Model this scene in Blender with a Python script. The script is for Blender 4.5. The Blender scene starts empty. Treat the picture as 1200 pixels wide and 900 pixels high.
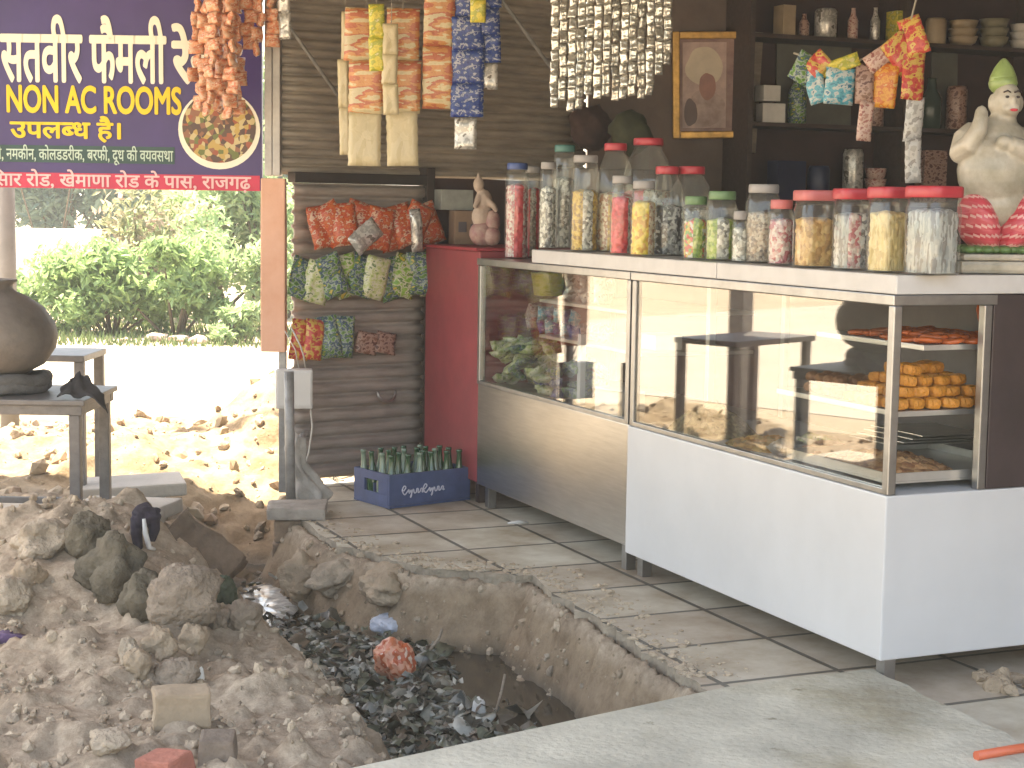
import bpy, bmesh, math, random
from mathutils import Vector, Matrix, noise, Euler
R = math.radians
PI = math.pi
scene = bpy.context.scene
col = scene.collection

# ------------------------------------------------------------------ camera
F, PITCH, ROLL, CAMH = 1950.0, 0.1055, 0.0147, 1.3582      # focal length in pixels of a 1200 px wide picture
fw = Vector((0, math.cos(PITCH), -math.sin(PITCH)))
up0 = Vector((0, math.sin(PITCH), math.cos(PITCH)))
x0 = Vector((1, 0, 0))
xr = math.cos(ROLL) * x0 + math.sin(ROLL) * up0
ur = -math.sin(ROLL) * x0 + math.cos(ROLL) * up0
cam_d = bpy.data.cameras.new('camera')
cam = bpy.data.objects.new('camera', cam_d)
col.objects.link(cam)
cam_d.sensor_width = 36
cam_d.lens = F / 1200 * 36
cam_d.clip_end = 3000
cam_d.clip_start = 0.05
m3 = Matrix((xr, ur, -fw)).transposed()
cam.matrix_world = Matrix.Translation((0, 0, CAMH)) @ m3.to_4x4()
scene.camera = cam
CAMP = Vector((0, 0, CAMH))

# ------------------------------------------------------------------ light
SUN_EL, SUN_AZ = R(72), R(-60)
world = bpy.data.worlds.new('World')
scene.world = world
world.use_nodes = True
wn = world.node_tree
sky = wn.nodes.new('ShaderNodeTexSky')
sky.sky_type = 'NISHITA'
sky.sun_disc = False
sky.sun_elevation = SUN_EL
sky.sun_rotation = SUN_AZ
sky.dust_density = 3.0
sky.air_density = 1.2
sky.ozone_density = 1.0
wn.links.new(sky.outputs[0], wn.nodes['Background'].inputs[0])
wn.nodes['Background'].inputs[1].default_value = 0.13
sd = bpy.data.lights.new('sun', 'SUN')
sd.energy = 4.0
sd.angle = R(0.6)
sd.color = (1.0, 0.94, 0.84)
sun = bpy.data.objects.new('sun', sd)
col.objects.link(sun)
S = Vector((math.sin(SUN_AZ) * math.cos(SUN_EL), math.cos(SUN_AZ) * math.cos(SUN_EL), math.sin(SUN_EL)))
sun.rotation_euler = (-S).to_track_quat('-Z', 'Y').to_euler()
vs = scene.view_settings
vs.view_transform = 'Standard'
vs.look = 'None'
vs.gamma = 1
vs.use_curve_mapping = False
vs.exposure = 2.68
vs.use_white_balance = True
vs.white_balance_temperature = 8000
vs.white_balance_tint = 10


# ------------------------------------------------------------------ pixel helpers (turn a spot of the photo into a point of the place)
def ray(px, py):
    return fw + xr * ((px - 600) / F) - ur * ((py - 450) / F)


def gz(px, py, z=0.0):
    d = ray(px, py)
    return CAMP + d * ((z - CAMH) / d.z)


def gy(px, py, Y):
    d = ray(px, py)
    return CAMP + d * (Y / d.y)


TH = 0.4063
C0 = Vector((1.0665, 4.6625, 0))
U = Vector((-math.sin(TH), math.cos(TH), 0))
V = Vector((math.cos(TH), math.sin(TH), 0))


def L(s, t, z):
    return C0 + U * s + V * t + Vector((0, 0, z))


def gt(px, py, t):
    """point of the photo on the upright plane that runs along the counter, t metres behind its front"""
    d = ray(px, py)
    k = (t - (CAMP - C0).dot(V)) / d.dot(V)
    return CAMP + d * k


def s_of(p):
    return (p - C0).dot(U)


def gpl(px, py, P, n):
    d = ray(px, py)
    return CAMP + d * ((P - CAMP).dot(n) / d.dot(n))


# ------------------------------------------------------------------ materials
MATS = {}


def mat(name, colr, rough=0.6, metal=0.0, var=0.15, scale=8.0, bump=0.0, bscale=40.0, spec=0.5, colr2=None, aniso=None, coords='Object'):
    if name in MATS:
        return MATS[name]
    m = bpy.data.materials.new(name)
    m.use_nodes = True
    nt = m.node_tree
    b = nt.nodes['Principled BSDF']
    b.inputs['Roughness'].default_value = rough
    b.inputs['Metallic'].default_value = metal
    b.inputs['Specular IOR Level'].default_value = spec
    tc = nt.nodes.new('ShaderNodeTexCoord')
    vec = tc.outputs[coords]
    if aniso:
        mp = nt.nodes.new('ShaderNodeMapping')
        mp.inputs['Scale'].default_value = aniso
        nt.links.new(vec, mp.inputs[0])
        vec = mp.outputs[0]
    nz = nt.nodes.new('ShaderNodeTexNoise')
    nz.inputs['Scale'].default_value = scale
    nz.inputs['Detail'].default_value = 6
    nz.inputs['Roughness'].default_value = 0.65
    nt.links.new(vec, nz.inputs['Vector'])
    rp = nt.nodes.new('ShaderNodeValToRGB')
    c = colr
    c2 = colr2 or tuple(min(1, x * (1 + var)) for x in c)
    c1 = tuple(x * (1 - var) for x in c)
    rp.color_ramp.elements[0].position = 0.3
    rp.color_ramp.elements[1].position = 0.7
    rp.color_ramp.elements[0].color = (*c1, 1)
    rp.color_ramp.elements[1].color = (*c2, 1)
    nt.links.new(nz.outputs['Fac'], rp.inputs[0])
    nt.links.new(rp.outputs[0], b.inputs['Base Color'])
    if bump:
        n2 = nt.nodes.new('ShaderNodeTexNoise')
        n2.inputs['Scale'].default_value = bscale
        n2.inputs['Detail'].default_value = 8
        nt.links.new(vec, n2.inputs['Vector'])
        bp = nt.nodes.new('ShaderNodeBump')
        bp.inputs['Strength'].default_value = bump
        bp.inputs['Distance'].default_value = 0.02
        nt.links.new(n2.outputs['Fac'], bp.inputs['Height'])
        nt.links.new(bp.outputs[0], b.inputs['Normal'])
    MATS[name] = m
    return m


def pattern(name, cols, scale=14.0, rough=0.35, kind='noise', coords='Object', metal=0.0, aniso=None, bump=0.0, det=2.5):
    """hard-edged patches of several colours: printed packets, sweets in a jar"""
    if name in MATS:
        return MATS[name]
    m = bpy.data.materials.new(name)
    m.use_nodes = True
    nt = m.node_tree
    b = nt.nodes['Principled BSDF']
    b.inputs['Roughness'].default_value = rough
    b.inputs['Metallic'].default_value = metal
    tc = nt.nodes.new('ShaderNodeTexCoord')
    vec = tc.outputs[coords]
    if aniso:
        mp = nt.nodes.new('ShaderNodeMapping')
        mp.inputs['Scale'].default_value = aniso
        nt.links.new(vec, mp.inputs[0])
        vec = mp.outputs[0]
    if kind == 'voronoi':
        t = nt.nodes.new('ShaderNodeTexVoronoi')
        t.inputs['Scale'].default_value = scale
        nt.links.new(vec, t.inputs['Vector'])
        sp = nt.nodes.new('ShaderNodeSeparateColor')
        nt.links.new(t.outputs['Color'], sp.inputs[0])
        fac = sp.outputs[0]
        hgt = t.outputs['Distance']
        lo, hi = 0.0, 1.0
    else:
        t = nt.nodes.new('ShaderNodeTexNoise')
        t.inputs['Scale'].default_value = scale
        t.inputs['Detail'].default_value = det
        nt.links.new(vec, t.inputs['Vector'])
        fac = t.outputs['Fac']
        hgt = fac
        lo, hi = 0.28, 0.72
    rp = nt.nodes.new('ShaderNodeValToRGB')
    rp.color_ramp.interpolation = 'CONSTANT'
    e = rp.color_ramp.elements
    while len(e) < len(cols):
        e.new(0.5)
    for i, c in enumerate(cols):
        e[i].position = lo + (hi - lo) * i / len(cols)
        e[i].color = (*c, 1)
    nt.links.new(fac, rp.inputs[0])
    nt.links.new(rp.outputs[0], b.inputs['Base Color'])
    if bump:
        if kind != 'voronoi':
            t2 = nt.nodes.new('ShaderNodeTexNoise')
            t2.inputs['Scale'].default_value = 17
            t2.inputs['Detail'].default_value = 5
            t2.inputs['Distortion'].default_value = 1.5
            nt.links.new(tc.outputs['Object'], t2.inputs['Vector'])
            hgt = t2.outputs['Fac']
        bp = nt.nodes.new('ShaderNodeBump')
        bp.inputs['Strength'].default_value = bump
        bp.inputs['Distance'].default_value = 0.01
        bp.invert = kind == 'voronoi'
        nt.links.new(hgt, bp.inputs['Height'])
        nt.links.new(bp.outputs[0], b.inputs['Normal'])
    MATS[name] = m
    return m


def clear(name, tint=(1, 1, 1), ior=1.5, rough=0.02, extra=0.0, milk=0.0):
    """thin clear sheet: mostly see-through, mirror-like by Fresnel"""
    m = bpy.data.materials.new(name)
    m.use_nodes = True
    nt = m.node_tree
    nt.nodes.remove(nt.nodes['Principled BSDF'])
    out = nt.nodes['Material Output']
    tr = nt.nodes.new('ShaderNodeBsdfTransparent')
    tr.inputs[0].default_value = (*tint, 1)
    gl = nt.nodes.new('ShaderNodeBsdfGlossy')
    gl.inputs['Roughness'].default_value = rough
    gl.inputs[0].default_value = (1, 1, 1, 1)
    f0 = ((ior - 1) / (ior + 1)) ** 2 + extra

    def mth(op, a, b=None):
        n = nt.nodes.new('ShaderNodeMath')
        n.operation = op
        for i, q in enumerate((a, b)):
            if q is None:
                continue
            if isinstance(q, (int, float)):
                n.inputs[i].default_value = q
            else:
                nt.links.new(q, n.inputs[i])
        return n.outputs[0]
    ge = nt.nodes.new('ShaderNodeNewGeometry')
    dt = nt.nodes.new('ShaderNodeVectorMath')
    dt.operation = 'DOT_PRODUCT'
    nt.links.new(ge.outputs['Normal'], dt.inputs[0])
    nt.links.new(ge.outputs['Incoming'], dt.inputs[1])
    c = mth('ABSOLUTE', dt.outputs['Value'])
    sch = mth('POWER', mth('SUBTRACT', 1.0, c), 5.0)
    ad = nt.nodes.new('ShaderNodeMath')
    ad.operation = 'MULTIPLY_ADD'
    nt.links.new(sch, ad.inputs[0])
    ad.inputs[1].default_value = 1 - f0
    ad.inputs[2].default_value = f0
    mx = nt.nodes.new('ShaderNodeMixShader')
    nt.links.new(ad.outputs[0], mx.inputs[0])
    nt.links.new(tr.outputs[0], mx.inputs[1])
    nt.links.new(gl.outputs[0], mx.inputs[2])
    last = mx.outputs[0]
    if milk:
        df = nt.nodes.new('ShaderNodeBsdfDiffuse')
        df.inputs[0].default_value = (.8, .8, .78, 1)
        m2 = nt.nodes.new('ShaderNodeMixShader')
        m2.inputs[0].default_value = milk
        nt.links.new(last, m2.inputs[1])
        nt.links.new(df.outputs[0], m2.inputs[2])
        last = m2.outputs[0]
    nt.links.new(last, out.inputs[0])
    MATS[name] = m
    return m


# ------------------------------------------------------------------ mesh helpers
def box(bm, a, b, bev=0.0, M=None):
    (ax, ay, az), (bx_, by_, bz) = a, b
    r = bmesh.ops.create_cube(bm, size=1)
    vs_ = r['verts']
    for v in vs_:
        v.co = Vector(((ax + bx_) / 2 + v.co.x * (bx_ - ax), (ay + by_) / 2 + v.co.y * (by_ - ay), (az + bz) / 2 + v.co.z * (bz - az)))
    if bev:
        ed = list({e for v in vs_ for e in v.link_edges})
        rr = bmesh.ops.bevel(bm, geom=ed, offset=bev, segments=2, affect='EDGES', profile=0.6)
        vs_ = list({v for f in rr['faces'] for v in f.verts} | {v for v in vs_ if v.is_valid})
    if M is not None:
        bmesh.ops.transform(bm, matrix=M, verts=[v for v in vs_ if v.is_valid])
    return vs_


def lathe(bm, prof, seg=20, c=(0, 0, 0), sq=0.0, mi=0):
    """turned profile of (radius, height); sq > 0 squares the section off"""
    rings = []
    for r, z in prof:
        ring = []
        for k in range(seg):
            a = 2 * PI * k / seg
            ca, sa = math.cos(a), math.sin(a)
            f = 1.0
            if sq:
                f = 1 / ((abs(ca) ** sq + abs(sa) ** sq) ** (1 / sq))
            ring.append(bm.verts.new((c[0] + r * f * ca, c[1] + r * f * sa, c[2] + z)))
        rings.append(ring)
    for A, B in zip(rings, rings[1:]):
        for k in range(seg):
            f = bm.faces.new((A[k], A[(k + 1) % seg], B[(k + 1) % seg], B[k]))
            f.smooth = True
            f.material_index = mi
    for ring, flip in ((rings[0], True), (rings[-1], False)):
        f = bm.faces.new(ring[::-1] if flip else ring)
        f.material_index = mi


def tube(bm, pts, r, seg=8, mi=0):
    pts = [Vector(p) for p in pts]
    rings = []
    prev = None
    for i, p in enumerate(pts):
        a = pts[max(i - 1, 0)]
        b = pts[min(i + 1, len(pts) - 1)]
        d = (b - a).normalized()
        ref = Vector((0, 0, 1)) if abs(d.z) < 0.9 else Vector((1, 0, 0))
        if prev is not None:
            ref = prev
        n = (ref - d * ref.dot(d)).normalized()
        bnm = d.cross(n)
        prev = n
        rr = r[i] if isinstance(r, (list, tuple)) else r
        rings.append([bm.verts.new(p + n * rr * math.cos(2 * PI * k / seg) + bnm * rr * math.sin(2 * PI * k / seg)) for k in range(seg)])
    for A, B in zip(rings, rings[1:]):
        for k in range(seg):
            f = bm.faces.new((A[k], A[(k + 1) % seg], B[(k + 1) % seg], B[k]))
            f.smooth = True
            f.material_index = mi
    bm.faces.new(rings[0][::-1])
    bm.faces.new(rings[-1])


def ell(bm, c, r, seg=16, M=None, mi=0):
    rr = bmesh.ops.create_uvsphere(bm, u_segments=seg, v_segments=max(6, seg // 2), radius=1)
    for v in rr['verts']:
        v.co = Vector((v.co.x * r[0], v.co.y * r[1], v.co.z * r[2]))
        if M is not None:
            v.co = M @ v.co
        v.co += Vector(c)
    for f in {f for v in rr['verts'] for f in v.link_faces}:
        f.smooth = True
        f.material_index = mi
    return rr['verts']


def blob(bm, c, r, seed, amp=0.3, sub=2, flat=0.0, freq=1.3, smooth=False):
    """a stone or clod: a ball pushed about by noise, faceted"""
    rr = bmesh.ops.create_icosphere(bm, subdivisions=sub, radius=1)
    off = Vector((seed * 3.7, seed * 1.9, seed * 5.3))
    for v in rr['verts']:
        k = 1 + amp * noise.noise(v.co * freq + off) * 1.6 + amp * 0.5 * noise.noise(v.co * freq * 2.7 + off)
        v.co = Vector((v.co.x * r[0] * k, v.co.y * r[1] * k, v.co.z * r[2] * k))
        if v.co.z < -flat * r[2] and flat:
            v.co.z = -flat * r[2]
        v.co += Vector(c)
    if smooth:
        for f in {f for v in rr['verts'] for f in v.link_faces}:
            f.smooth = True
    return rr['verts']


def sheet(bm, poly, z0, z1):
    """closed prism over a plan outline"""
    lo = [bm.verts.new((p[0], p[1], z0)) for p in poly]
    hi = [bm.verts.new((p[0], p[1], z1)) for p in poly]
    bm.faces.new(hi)
    bm.faces.new(lo[::-1])
    n = len(poly)
    for i in range(n):
        bm.faces.new((lo[i], lo[(i + 1) % n], hi[(i + 1) % n], hi[i]))


def mesh_of(name, bm, mats):
    bmesh.ops.recalc_face_normals(bm, faces=bm.faces[:])
    me = bpy.data.meshes.new(name)
    bm.to_mesh(me)
    bm.free()
    for m in (mats if isinstance(mats, (list, tuple)) else [mats]):
        me.materials.append(m)
    return me


def obj(name, bm, mats, parent=None, loc=(0, 0, 0), rot=(0, 0, 0)):
    me = bm if isinstance(bm, bpy.types.Mesh) else mesh_of(name, bm, mats)
    o = bpy.data.objects.new(name, me)
    col.objects.link(o)
    o.location = loc
    o.rotation_euler = rot
    if parent:
        o.parent = parent
    return o


def tag(o, label, cat, group=None):
    o['label'] = label
    o['category'] = cat
    if group:
        o['group'] = group
    return o


def thing(name, label, cat, loc=(0, 0, 0), rotz=0.0, group=None):
    o = bpy.data.objects.new(name, None)
    col.objects.link(o)
    o.location = loc
    o.rotation_euler = (0, 0, rotz)
    o.empty_display_size = 0.05
    return tag(o, label, cat, group)


def dup(root, loc, rotz=None, label=None):
    r = root.copy()
    col.objects.link(r)
    r.location = loc
    if rotz is not None:
        r.rotation_euler = (0, 0, rotz)
    if label:
        r['label'] = label
    for ch in list(root.children):
        c = ch.copy()
        col.objects.link(c)
        c.parent = r
        for g in list(ch.children):
            d = g.copy()
            col.objects.link(d)
            d.parent = c
    return r


def struct(name, bm, mats, kind='structure'):
    o = obj(name, bm, mats)
    o['kind'] = kind
    return o


NB = bmesh.new
rnd = random.Random(7)

# shared materials
M_steel = mat('brushed_steel', (0.55, 0.54, 0.52), 0.28, 1.0, 0.1, 6, 0.06, 30, aniso=(1, 1, 14))
M_frame = mat('steel_frame', (0.36, 0.36, 0.36), 0.35, 1.0, 0.15, 12)
M_white = mat('white_laminate', (0.56, 0.56, 0.565), 0.35, 0, 0.05, 3, .04, 5)
M_marble = mat('white_marble', (0.52, 0.5, 0.485), 0.35, 0, 0.08, 9)
M_red = mat('red_paint', (0.24, 0.038, 0.045), 0.5, 0, 0.2, 5, 0.05, 20)
M_dark = mat('dark_laminate', (0.045, 0.03, 0.03), 0.35, 0, 0.3, 4)
M_earth = None
M_grey = mat('grey_steel_paint', (0.27, 0.26, 0.25), 0.5, 0.3, 0.3, 14, 0.1, 60)
M_black = mat('black_rubber', (0.02, 0.02, 0.02), 0.6)
M_glass = clear('clear_glass', (0.95, 0.96, 0.95), 1.52, 0.0, 0.085)
M_pet = clear('clear_plastic_jar', (0.93, 0.95, 0.93), 1.4, 0.06, 0.02, 0.05)
M_lid = mat('red_plastic_lid', (0.42, 0.035, 0.05), 0.35, 0, 0.06, 20)
M_wood = mat('grey_wood', (0.25, 0.2, 0.15), 0.7, 0, 0.3, 10, 0.2, 30, aniso=(1, 1, 8))

# ================================================================== GROUND
EDGE = [gz(345, 604), gz(392, 636), gz(455, 654), gz(495, 666), gz(545, 669), gz(623, 674), gz(662, 702), gz(700, 726), gz(742, 756), gz(780, 781), gz(818, 803), gz(852, 819)]
EDGE = [(p.x, p.y) for p in EDGE]
SLAB_A, SLAB_B = (EDGE[-1][0], EDGE[-1][1]), (gz(500, 897).x, gz(500, 897).y)
BANK = [(-1.6, 8.2), (-1.56, 7.2), (-1.5, 6.5), (-1.25, 5.9), (-0.88, 5.3), (-0.66, 4.9), (-0.48, 4.4), (-0.25, 3.2)]


def seg_d(p, a, b):
    ax, ay = a
    bx_, by_ = b
    dx, dy = bx_ - ax, by_ - ay
    t = max(0, min(1, ((p[0] - ax) * dx + (p[1] - ay) * dy) / (dx * dx + dy * dy)))
    return math.hypot(p[0] - ax - t * dx, p[1] - ay - t * dy)


def pl_d(p, pl):
    return min(seg_d(p, a, b) for a, b in zip(pl, pl[1:]))


def x_at(pl, y):
    """x of a polyline that runs away from the camera, at depth y"""
    q = sorted(pl, key=lambda k: k[1])
    if y <= q[0][1]:
        return q[0][0]
    for a, b in zip(q, q[1:]):
        if a[1] <= y <= b[1]:
            k = (y - a[1]) / max(1e-6, b[1] - a[1])
            return a[0] + k * (b[0] - a[0])
    return q[-1][0]


def inside(p, poly):
    c = False
    n = len(poly)
    for i in range(n):
        a, b = poly[i], poly[(i + 1) % n]
        if (a[1] > p[1]) != (b[1] > p[1]) and p[0] < (b[0] - a[0]) * (p[1] - a[1]) / (b[1] - a[1]) + a[0]:
            c = not c
    return c


SH0 = Vector((-1.06, 7.95, 0))                       # foot of the shutter, its near end
SHD = Vector((math.cos(0.6), math.sin(0.6), 0))
FLOOR = EDGE + [(0.75, 4.45), (0.2, 3.0), (0.2, 0.4), (4.6, 0.4), (4.6, 10.6), (1.6, 10.6), (-1.04, 8.0)]
TRENCH_EDGE = EDGE + [(0.95, 3.9), (1.2, 3.0)]


def sst(a, b, x):
    t = max(0, min(1, (x - a) / (b - a)))
    return t * t * (3 - 2 * t)


def fb(x, y, sc, o=4, rough=0.5):
    v, a, f = 0, 1, 1 / sc
    for i in range(o):
        v += a * noise.noise(Vector((x * f, y * f, i * 7.3)))
        a *= rough
        f *= 2.1
    return v


def under_floor(x, y):
    return inside((x, y), FLOOR)


def height(x, y, fine=True):
    if under_floor(x, y):
        dE = pl_d((x, y), TRENCH_EDGE)
        if not (y < 5.0 and inside((x, y), [(0.85, 4.7), (-0.4, 3.85), (0.0, 3.2), (1.3, 3.9)])):
            return -0.06 - 0.05 * sst(0, 0.1, dE)
    # the heap
    z = 0.24 * math.exp(-(((x + 1.75) / 0.75) ** 2 + ((y - 5.75) / 0.6) ** 2))
    z += 0.09 * math.exp(-(((x + 1.4) / 0.25) ** 2 + ((y - 5.9) / 0.4) ** 2))
    z += 0.04 * math.exp(-(((x + 1.05) / 0.25) ** 2 + ((y - 5.15) / 0.3) ** 2))
    z += 0.06 * math.exp(-(((x + 1.4) / 0.3) ** 2 + ((y - 4.7) / 0.3) ** 2))
    # sunlit spoil beyond the doorway
    z += 0.42 * math.exp(-(((x + 1.35) / 0.32) ** 2 + ((y - 9.2) / 0.6) ** 2))
    z += .16 * math.exp(-(((x + 1.95) / .28) ** 2 + ((y - 8.3) / .35) ** 2)) + .14 * math.exp(-(((x + 2.9) / .5) ** 2 + ((y - 8.4) / .4) ** 2))
    z += 0.12 * math.exp(-(((x + 2.35) / 0.5) ** 2 + ((y - 8.8) / 0.4) ** 2))
    wob = 0.05 * fb(x, y, 0.35, 3)
    xb = x_at(BANK, y) + wob
    dE = pl_d((x, y), TRENCH_EDGE)
    dE = max(0, dE + 0.5 * wob)
    dB = x - xb
    if dB > 0 and y < 8.2 and not under_floor(x, y) or (dB > 0 and y < 5):
        D = 0.30 + 0.09 * sst(6.4, 5.2, y)
        D *= sst(8.2, 7.3, y)
        r = sst(-0.01, 0.2, dE)
        if y < 4.8 and under_floor(x, y):
            r = 1.0
        tr = r * sst(-0.02, 0.42, dB)
        z = z * (1 - tr) - D * tr
        wall = r * (1 - r) * 4
        if fine:
            z += wall * 0.022 * fb(x + 9, y, 0.09, 4, 0.6)
    if fine:
        k = 1.0
        near = sst(7.3, 6.6, y)
        z += 0.05 * fb(x, y, 0.42, 3) * k * (1.3 - .3 * near)
        z += (0.045 if y < 7 else .03) * max(0, fb(x + 31, y + 3, 0.14, 3, 0.55)) * 1.2
        z += .02 * abs(fb(x + 3, y + 41, 0.09, 2)) * near
        z += 0.012 * fb(x + 5, y + 13, 0.05, 3, 0.6)
    if y < 7.25:
        dd = pl_d((x, y), EDGE)
        if dd < .16 and x > x_at(BANK, y) + .1:
            z = min(z, -.022 - .012 * fb(x, y, .08, 2) + .02 * sst(.06, .16, dd))
    # fade to the plain ground at the border of the dug patch
    b = min(x + 3.6, y - 2.6, 10.6 - y)
    return z * sst(0, 0.5, b) if x < 0 else z


TX0, TX1, TY0, TY1 = -3.6, 1.2, 2.6, 10.6
bm = NB()
ys = []
y = TY0
while y < TY1 - 1e-6:
    ys.append(y)
    y += 0.016 if 3.7 < y < 7.4 else 0.03
ys.append(TY1)
xs = []
x = TX0
while x < TX1 - 1e-6:
    xs.append(x)
    x += 0.018 if x > -2.2 else 0.04
xs.append(TX1)
grid = [[bm.verts.new((x, y, height(x, y))) for x in xs] for y in ys]
for j in range(len(ys) - 1):
    for i in range(len(xs) - 1):
        bm.faces.new((grid[j][i], grid[j][i + 1], grid[j + 1][i + 1], grid[j + 1][i])).smooth = True


def earth_material():
    m = bpy.data.materials.new('dug_earth')
    m.use_nodes = True
    nt = m.node_tree
    b = nt.nodes['Principled BSDF']
    b.inputs['Roughness'].default_value = 0.95
    b.inputs['Specular IOR Level'].default_value = 0.15
    tc = nt.nodes.new('ShaderNodeTexCoord')

    def nz(sc, det=6, ro=0.6):
        n = nt.nodes.new('ShaderNodeTexNoise')
        n.inputs['Scale'].default_value = sc
        n.inputs['Detail'].default_value = det
        n.inputs['Roughness'].default_value = ro
        nt.links.new(tc.outputs['Object'], n.inputs['Vector'])
        return n
    a = nz(2.2)
    rp = nt.nodes.new('ShaderNodeValToRGB')
    e = rp.color_ramp.elements
    e[0].position, e[0].color = 0.3, (0.3, 0.23, 0.165, 1)
    e[1].position, e[1].color = 0.72, (0.54, 0.45, 0.345, 1)
    k = e.new(0.5)
    k.color = (0.43, 0.345, 0.26, 1)
    nt.links.new(a.outputs['Fac'], rp.inputs[0])
    c = nz(22, 8, 0.7)
    r2 = nt.nodes.new('ShaderNodeValToRGB')
    r2.color_ramp.elements[0].position, r2.color_ramp.elements[0].color = 0.36, (0.6, 0.57, 0.55, 1)
    r2.color_ramp.elements[1].position, r2.color_ramp.elements[1].color = 0.66, (1.15, 1.15, 1.15, 1)
    nt.links.new(c.outputs['Fac'], r2.inputs[0])
    mx = nt.nodes.new('ShaderNodeMix')
    mx.data_type = 'RGBA'
    mx.blend_type = 'MULTIPLY'
    mx.inputs[0].default_value = 1
    nt.links.new(rp.outputs[0], mx.inputs[6])
    nt.links.new(r2.outputs[0], mx.inputs[7])
    # fresh orange sandy spoil thrown out beyond the doorway
    spy = nt.nodes.new('ShaderNodeSeparateXYZ')
    nt.links.new(tc.outputs['Object'], spy.inputs[0])
    my = nt.nodes.new('ShaderNodeMapRange')
    my.inputs['From Min'].default_value = 7.35
    my.inputs['From Max'].default_value = 7.8
    nt.links.new(spy.outputs[1], my.inputs[0])
    r3 = nt.nodes.new('ShaderNodeValToRGB')
    r3.color_ramp.elements[0].position, r3.color_ramp.elements[0].color = .36, (.16, .115, .07, 1)
    r3.color_ramp.elements[1].position, r3.color_ramp.elements[1].color = .66, (.37, .3, .21, 1)
    d3 = nz(5, 8, .7)
    nt.links.new(d3.outputs['Fac'], r3.inputs[0])
    m4 = nt.nodes.new('ShaderNodeMix')
    m4.data_type = 'RGBA'
    nt.links.new(my.outputs[0], m4.inputs[0])
    nt.links.new(mx.outputs[2], m4.inputs[6])
    nt.links.new(r3.outputs[0], m4.inputs[7])
    mx = m4
    # browner soil, mixed in by height, in the cut sides of the drain
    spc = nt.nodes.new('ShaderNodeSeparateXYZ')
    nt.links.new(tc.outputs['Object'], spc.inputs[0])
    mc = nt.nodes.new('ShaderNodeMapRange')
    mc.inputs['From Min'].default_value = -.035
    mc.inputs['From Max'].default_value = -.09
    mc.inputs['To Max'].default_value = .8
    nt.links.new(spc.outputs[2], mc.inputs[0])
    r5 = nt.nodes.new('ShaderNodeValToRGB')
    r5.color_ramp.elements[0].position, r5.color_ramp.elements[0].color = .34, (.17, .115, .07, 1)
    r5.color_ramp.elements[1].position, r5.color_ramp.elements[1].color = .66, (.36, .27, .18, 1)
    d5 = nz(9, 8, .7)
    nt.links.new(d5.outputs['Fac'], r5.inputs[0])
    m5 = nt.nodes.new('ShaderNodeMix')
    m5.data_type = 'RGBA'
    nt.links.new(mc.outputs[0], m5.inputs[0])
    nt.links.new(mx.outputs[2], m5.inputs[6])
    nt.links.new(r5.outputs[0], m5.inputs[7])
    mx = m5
    # wet black sludge low in the drain: a stain of the place, by height
    sp = nt.nodes.new('ShaderNodeSeparateXYZ')
    nt.links.new(tc.outputs['Object'], sp.inputs[0])
    mr = nt.nodes.new('ShaderNodeMapRange')
    mr.inputs['From Min'].default_value = -0.22
    mr.inputs['From Max'].default_value = -0.30
    nt.links.new(sp.outputs[2], mr.inputs[0])
    m2 = nt.nodes.new('ShaderNodeMix')
    m2.data_type = 'RGBA'
    nt.links.new(mr.outputs[0], m2.inputs[0])
    nt.links.new(mx.outputs[2], m2.inputs[6])
    m2.inputs[7].default_value = (0.06, 0.055, 0.045, 1)
    nt.links.new(m2.outputs[2], b.inputs['Base Color'])
    ro = nt.nodes.new('ShaderNodeMapRange')
    nt.links.new(mr.outputs[0], ro.inputs[0])
    ro.inputs['To Min'].default_value = 0.95
    ro.inputs['To Max'].default_value = 0.35
    nt.links.new(ro.outputs[0], b.inputs['Roughness'])
    n3 = nz(60, 10, 0.75)
    bp = nt.nodes.new('ShaderNodeBump')
    bp.inputs['Strength'].default_value = 0.8
    bp.inputs['Distance'].default_value = 0.012
    nt.links.new(n3.outputs['Fac'], bp.inputs['Height'])
    nt.links.new(bp.outputs[0], b.inputs['Normal'])
    return m


M_earth = earth_material()
struct('dug_ground', bm, M_earth)

# the plain ground round the dug patch out to the horizon
bm = NB()
BIG = 300


def quad(bm, x0_, x1_, y0_, y1_, z=0.0):
    bm.faces.new([bm.verts.new(p) for p in ((x0_, y0_, z), (x1_, y0_, z), (x1_, y1_, z), (x0_, y1_, z))])


quad(bm, -BIG, BIG, TY1, BIG)
quad(bm, -BIG, BIG, -BIG, TY0)
quad(bm, -BIG, TX0, TY0, TY1)
quad(bm, TX1, BIG, TY0, TY1, -0.12)
struct('ground', bm, mat('pale_dust', (0.36, 0.3, 0.225), 0.95, 0, 0.12, 0.8, 0.3, 8, spec=0.1))
# dusty road passing behind the doorway and along the open side
bm = NB()
quad(bm, -60, 60, 11.2, 15.6, 0.004)
quad(bm, -12, -4.3, -60, 11.2, 0.004)
struct('road', bm, mat('pale_concrete_road', (0.4, 0.36, 0.3), 0.9, 0, 0.1, 1.5, 0.2, 20, spec=0.2))

# tiled floor of the shop
bm = NB()
FL2 = []
for a, b in zip(EDGE, EDGE[1:]):
    for k in range(6):
        t = k / 6
        x, y = a[0] + (b[0] - a[0]) * t, a[1] + (b[1] - a[1]) * t
        n = 0.03 * fb(x * 3, y * 3, 0.3, 4, .65)
        FL2.append((x + n, y + n))
FL2 += [EDGE[-1], (0.75, 4.45), (0.2, 3.0), (0.2, 0.4), (4.6, 0.4), (4.6, 10.6), (1.6, 10.6), (-1.04, 8.0)]
rotm = Matrix.Rotation(-TH, 4, 'Z') @ Matrix.Translation(-C0)
sheet(bm, [tuple((rotm @ Vector((*p, 0))).xy) for p in FL2], -0.05, 0.0)


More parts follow.
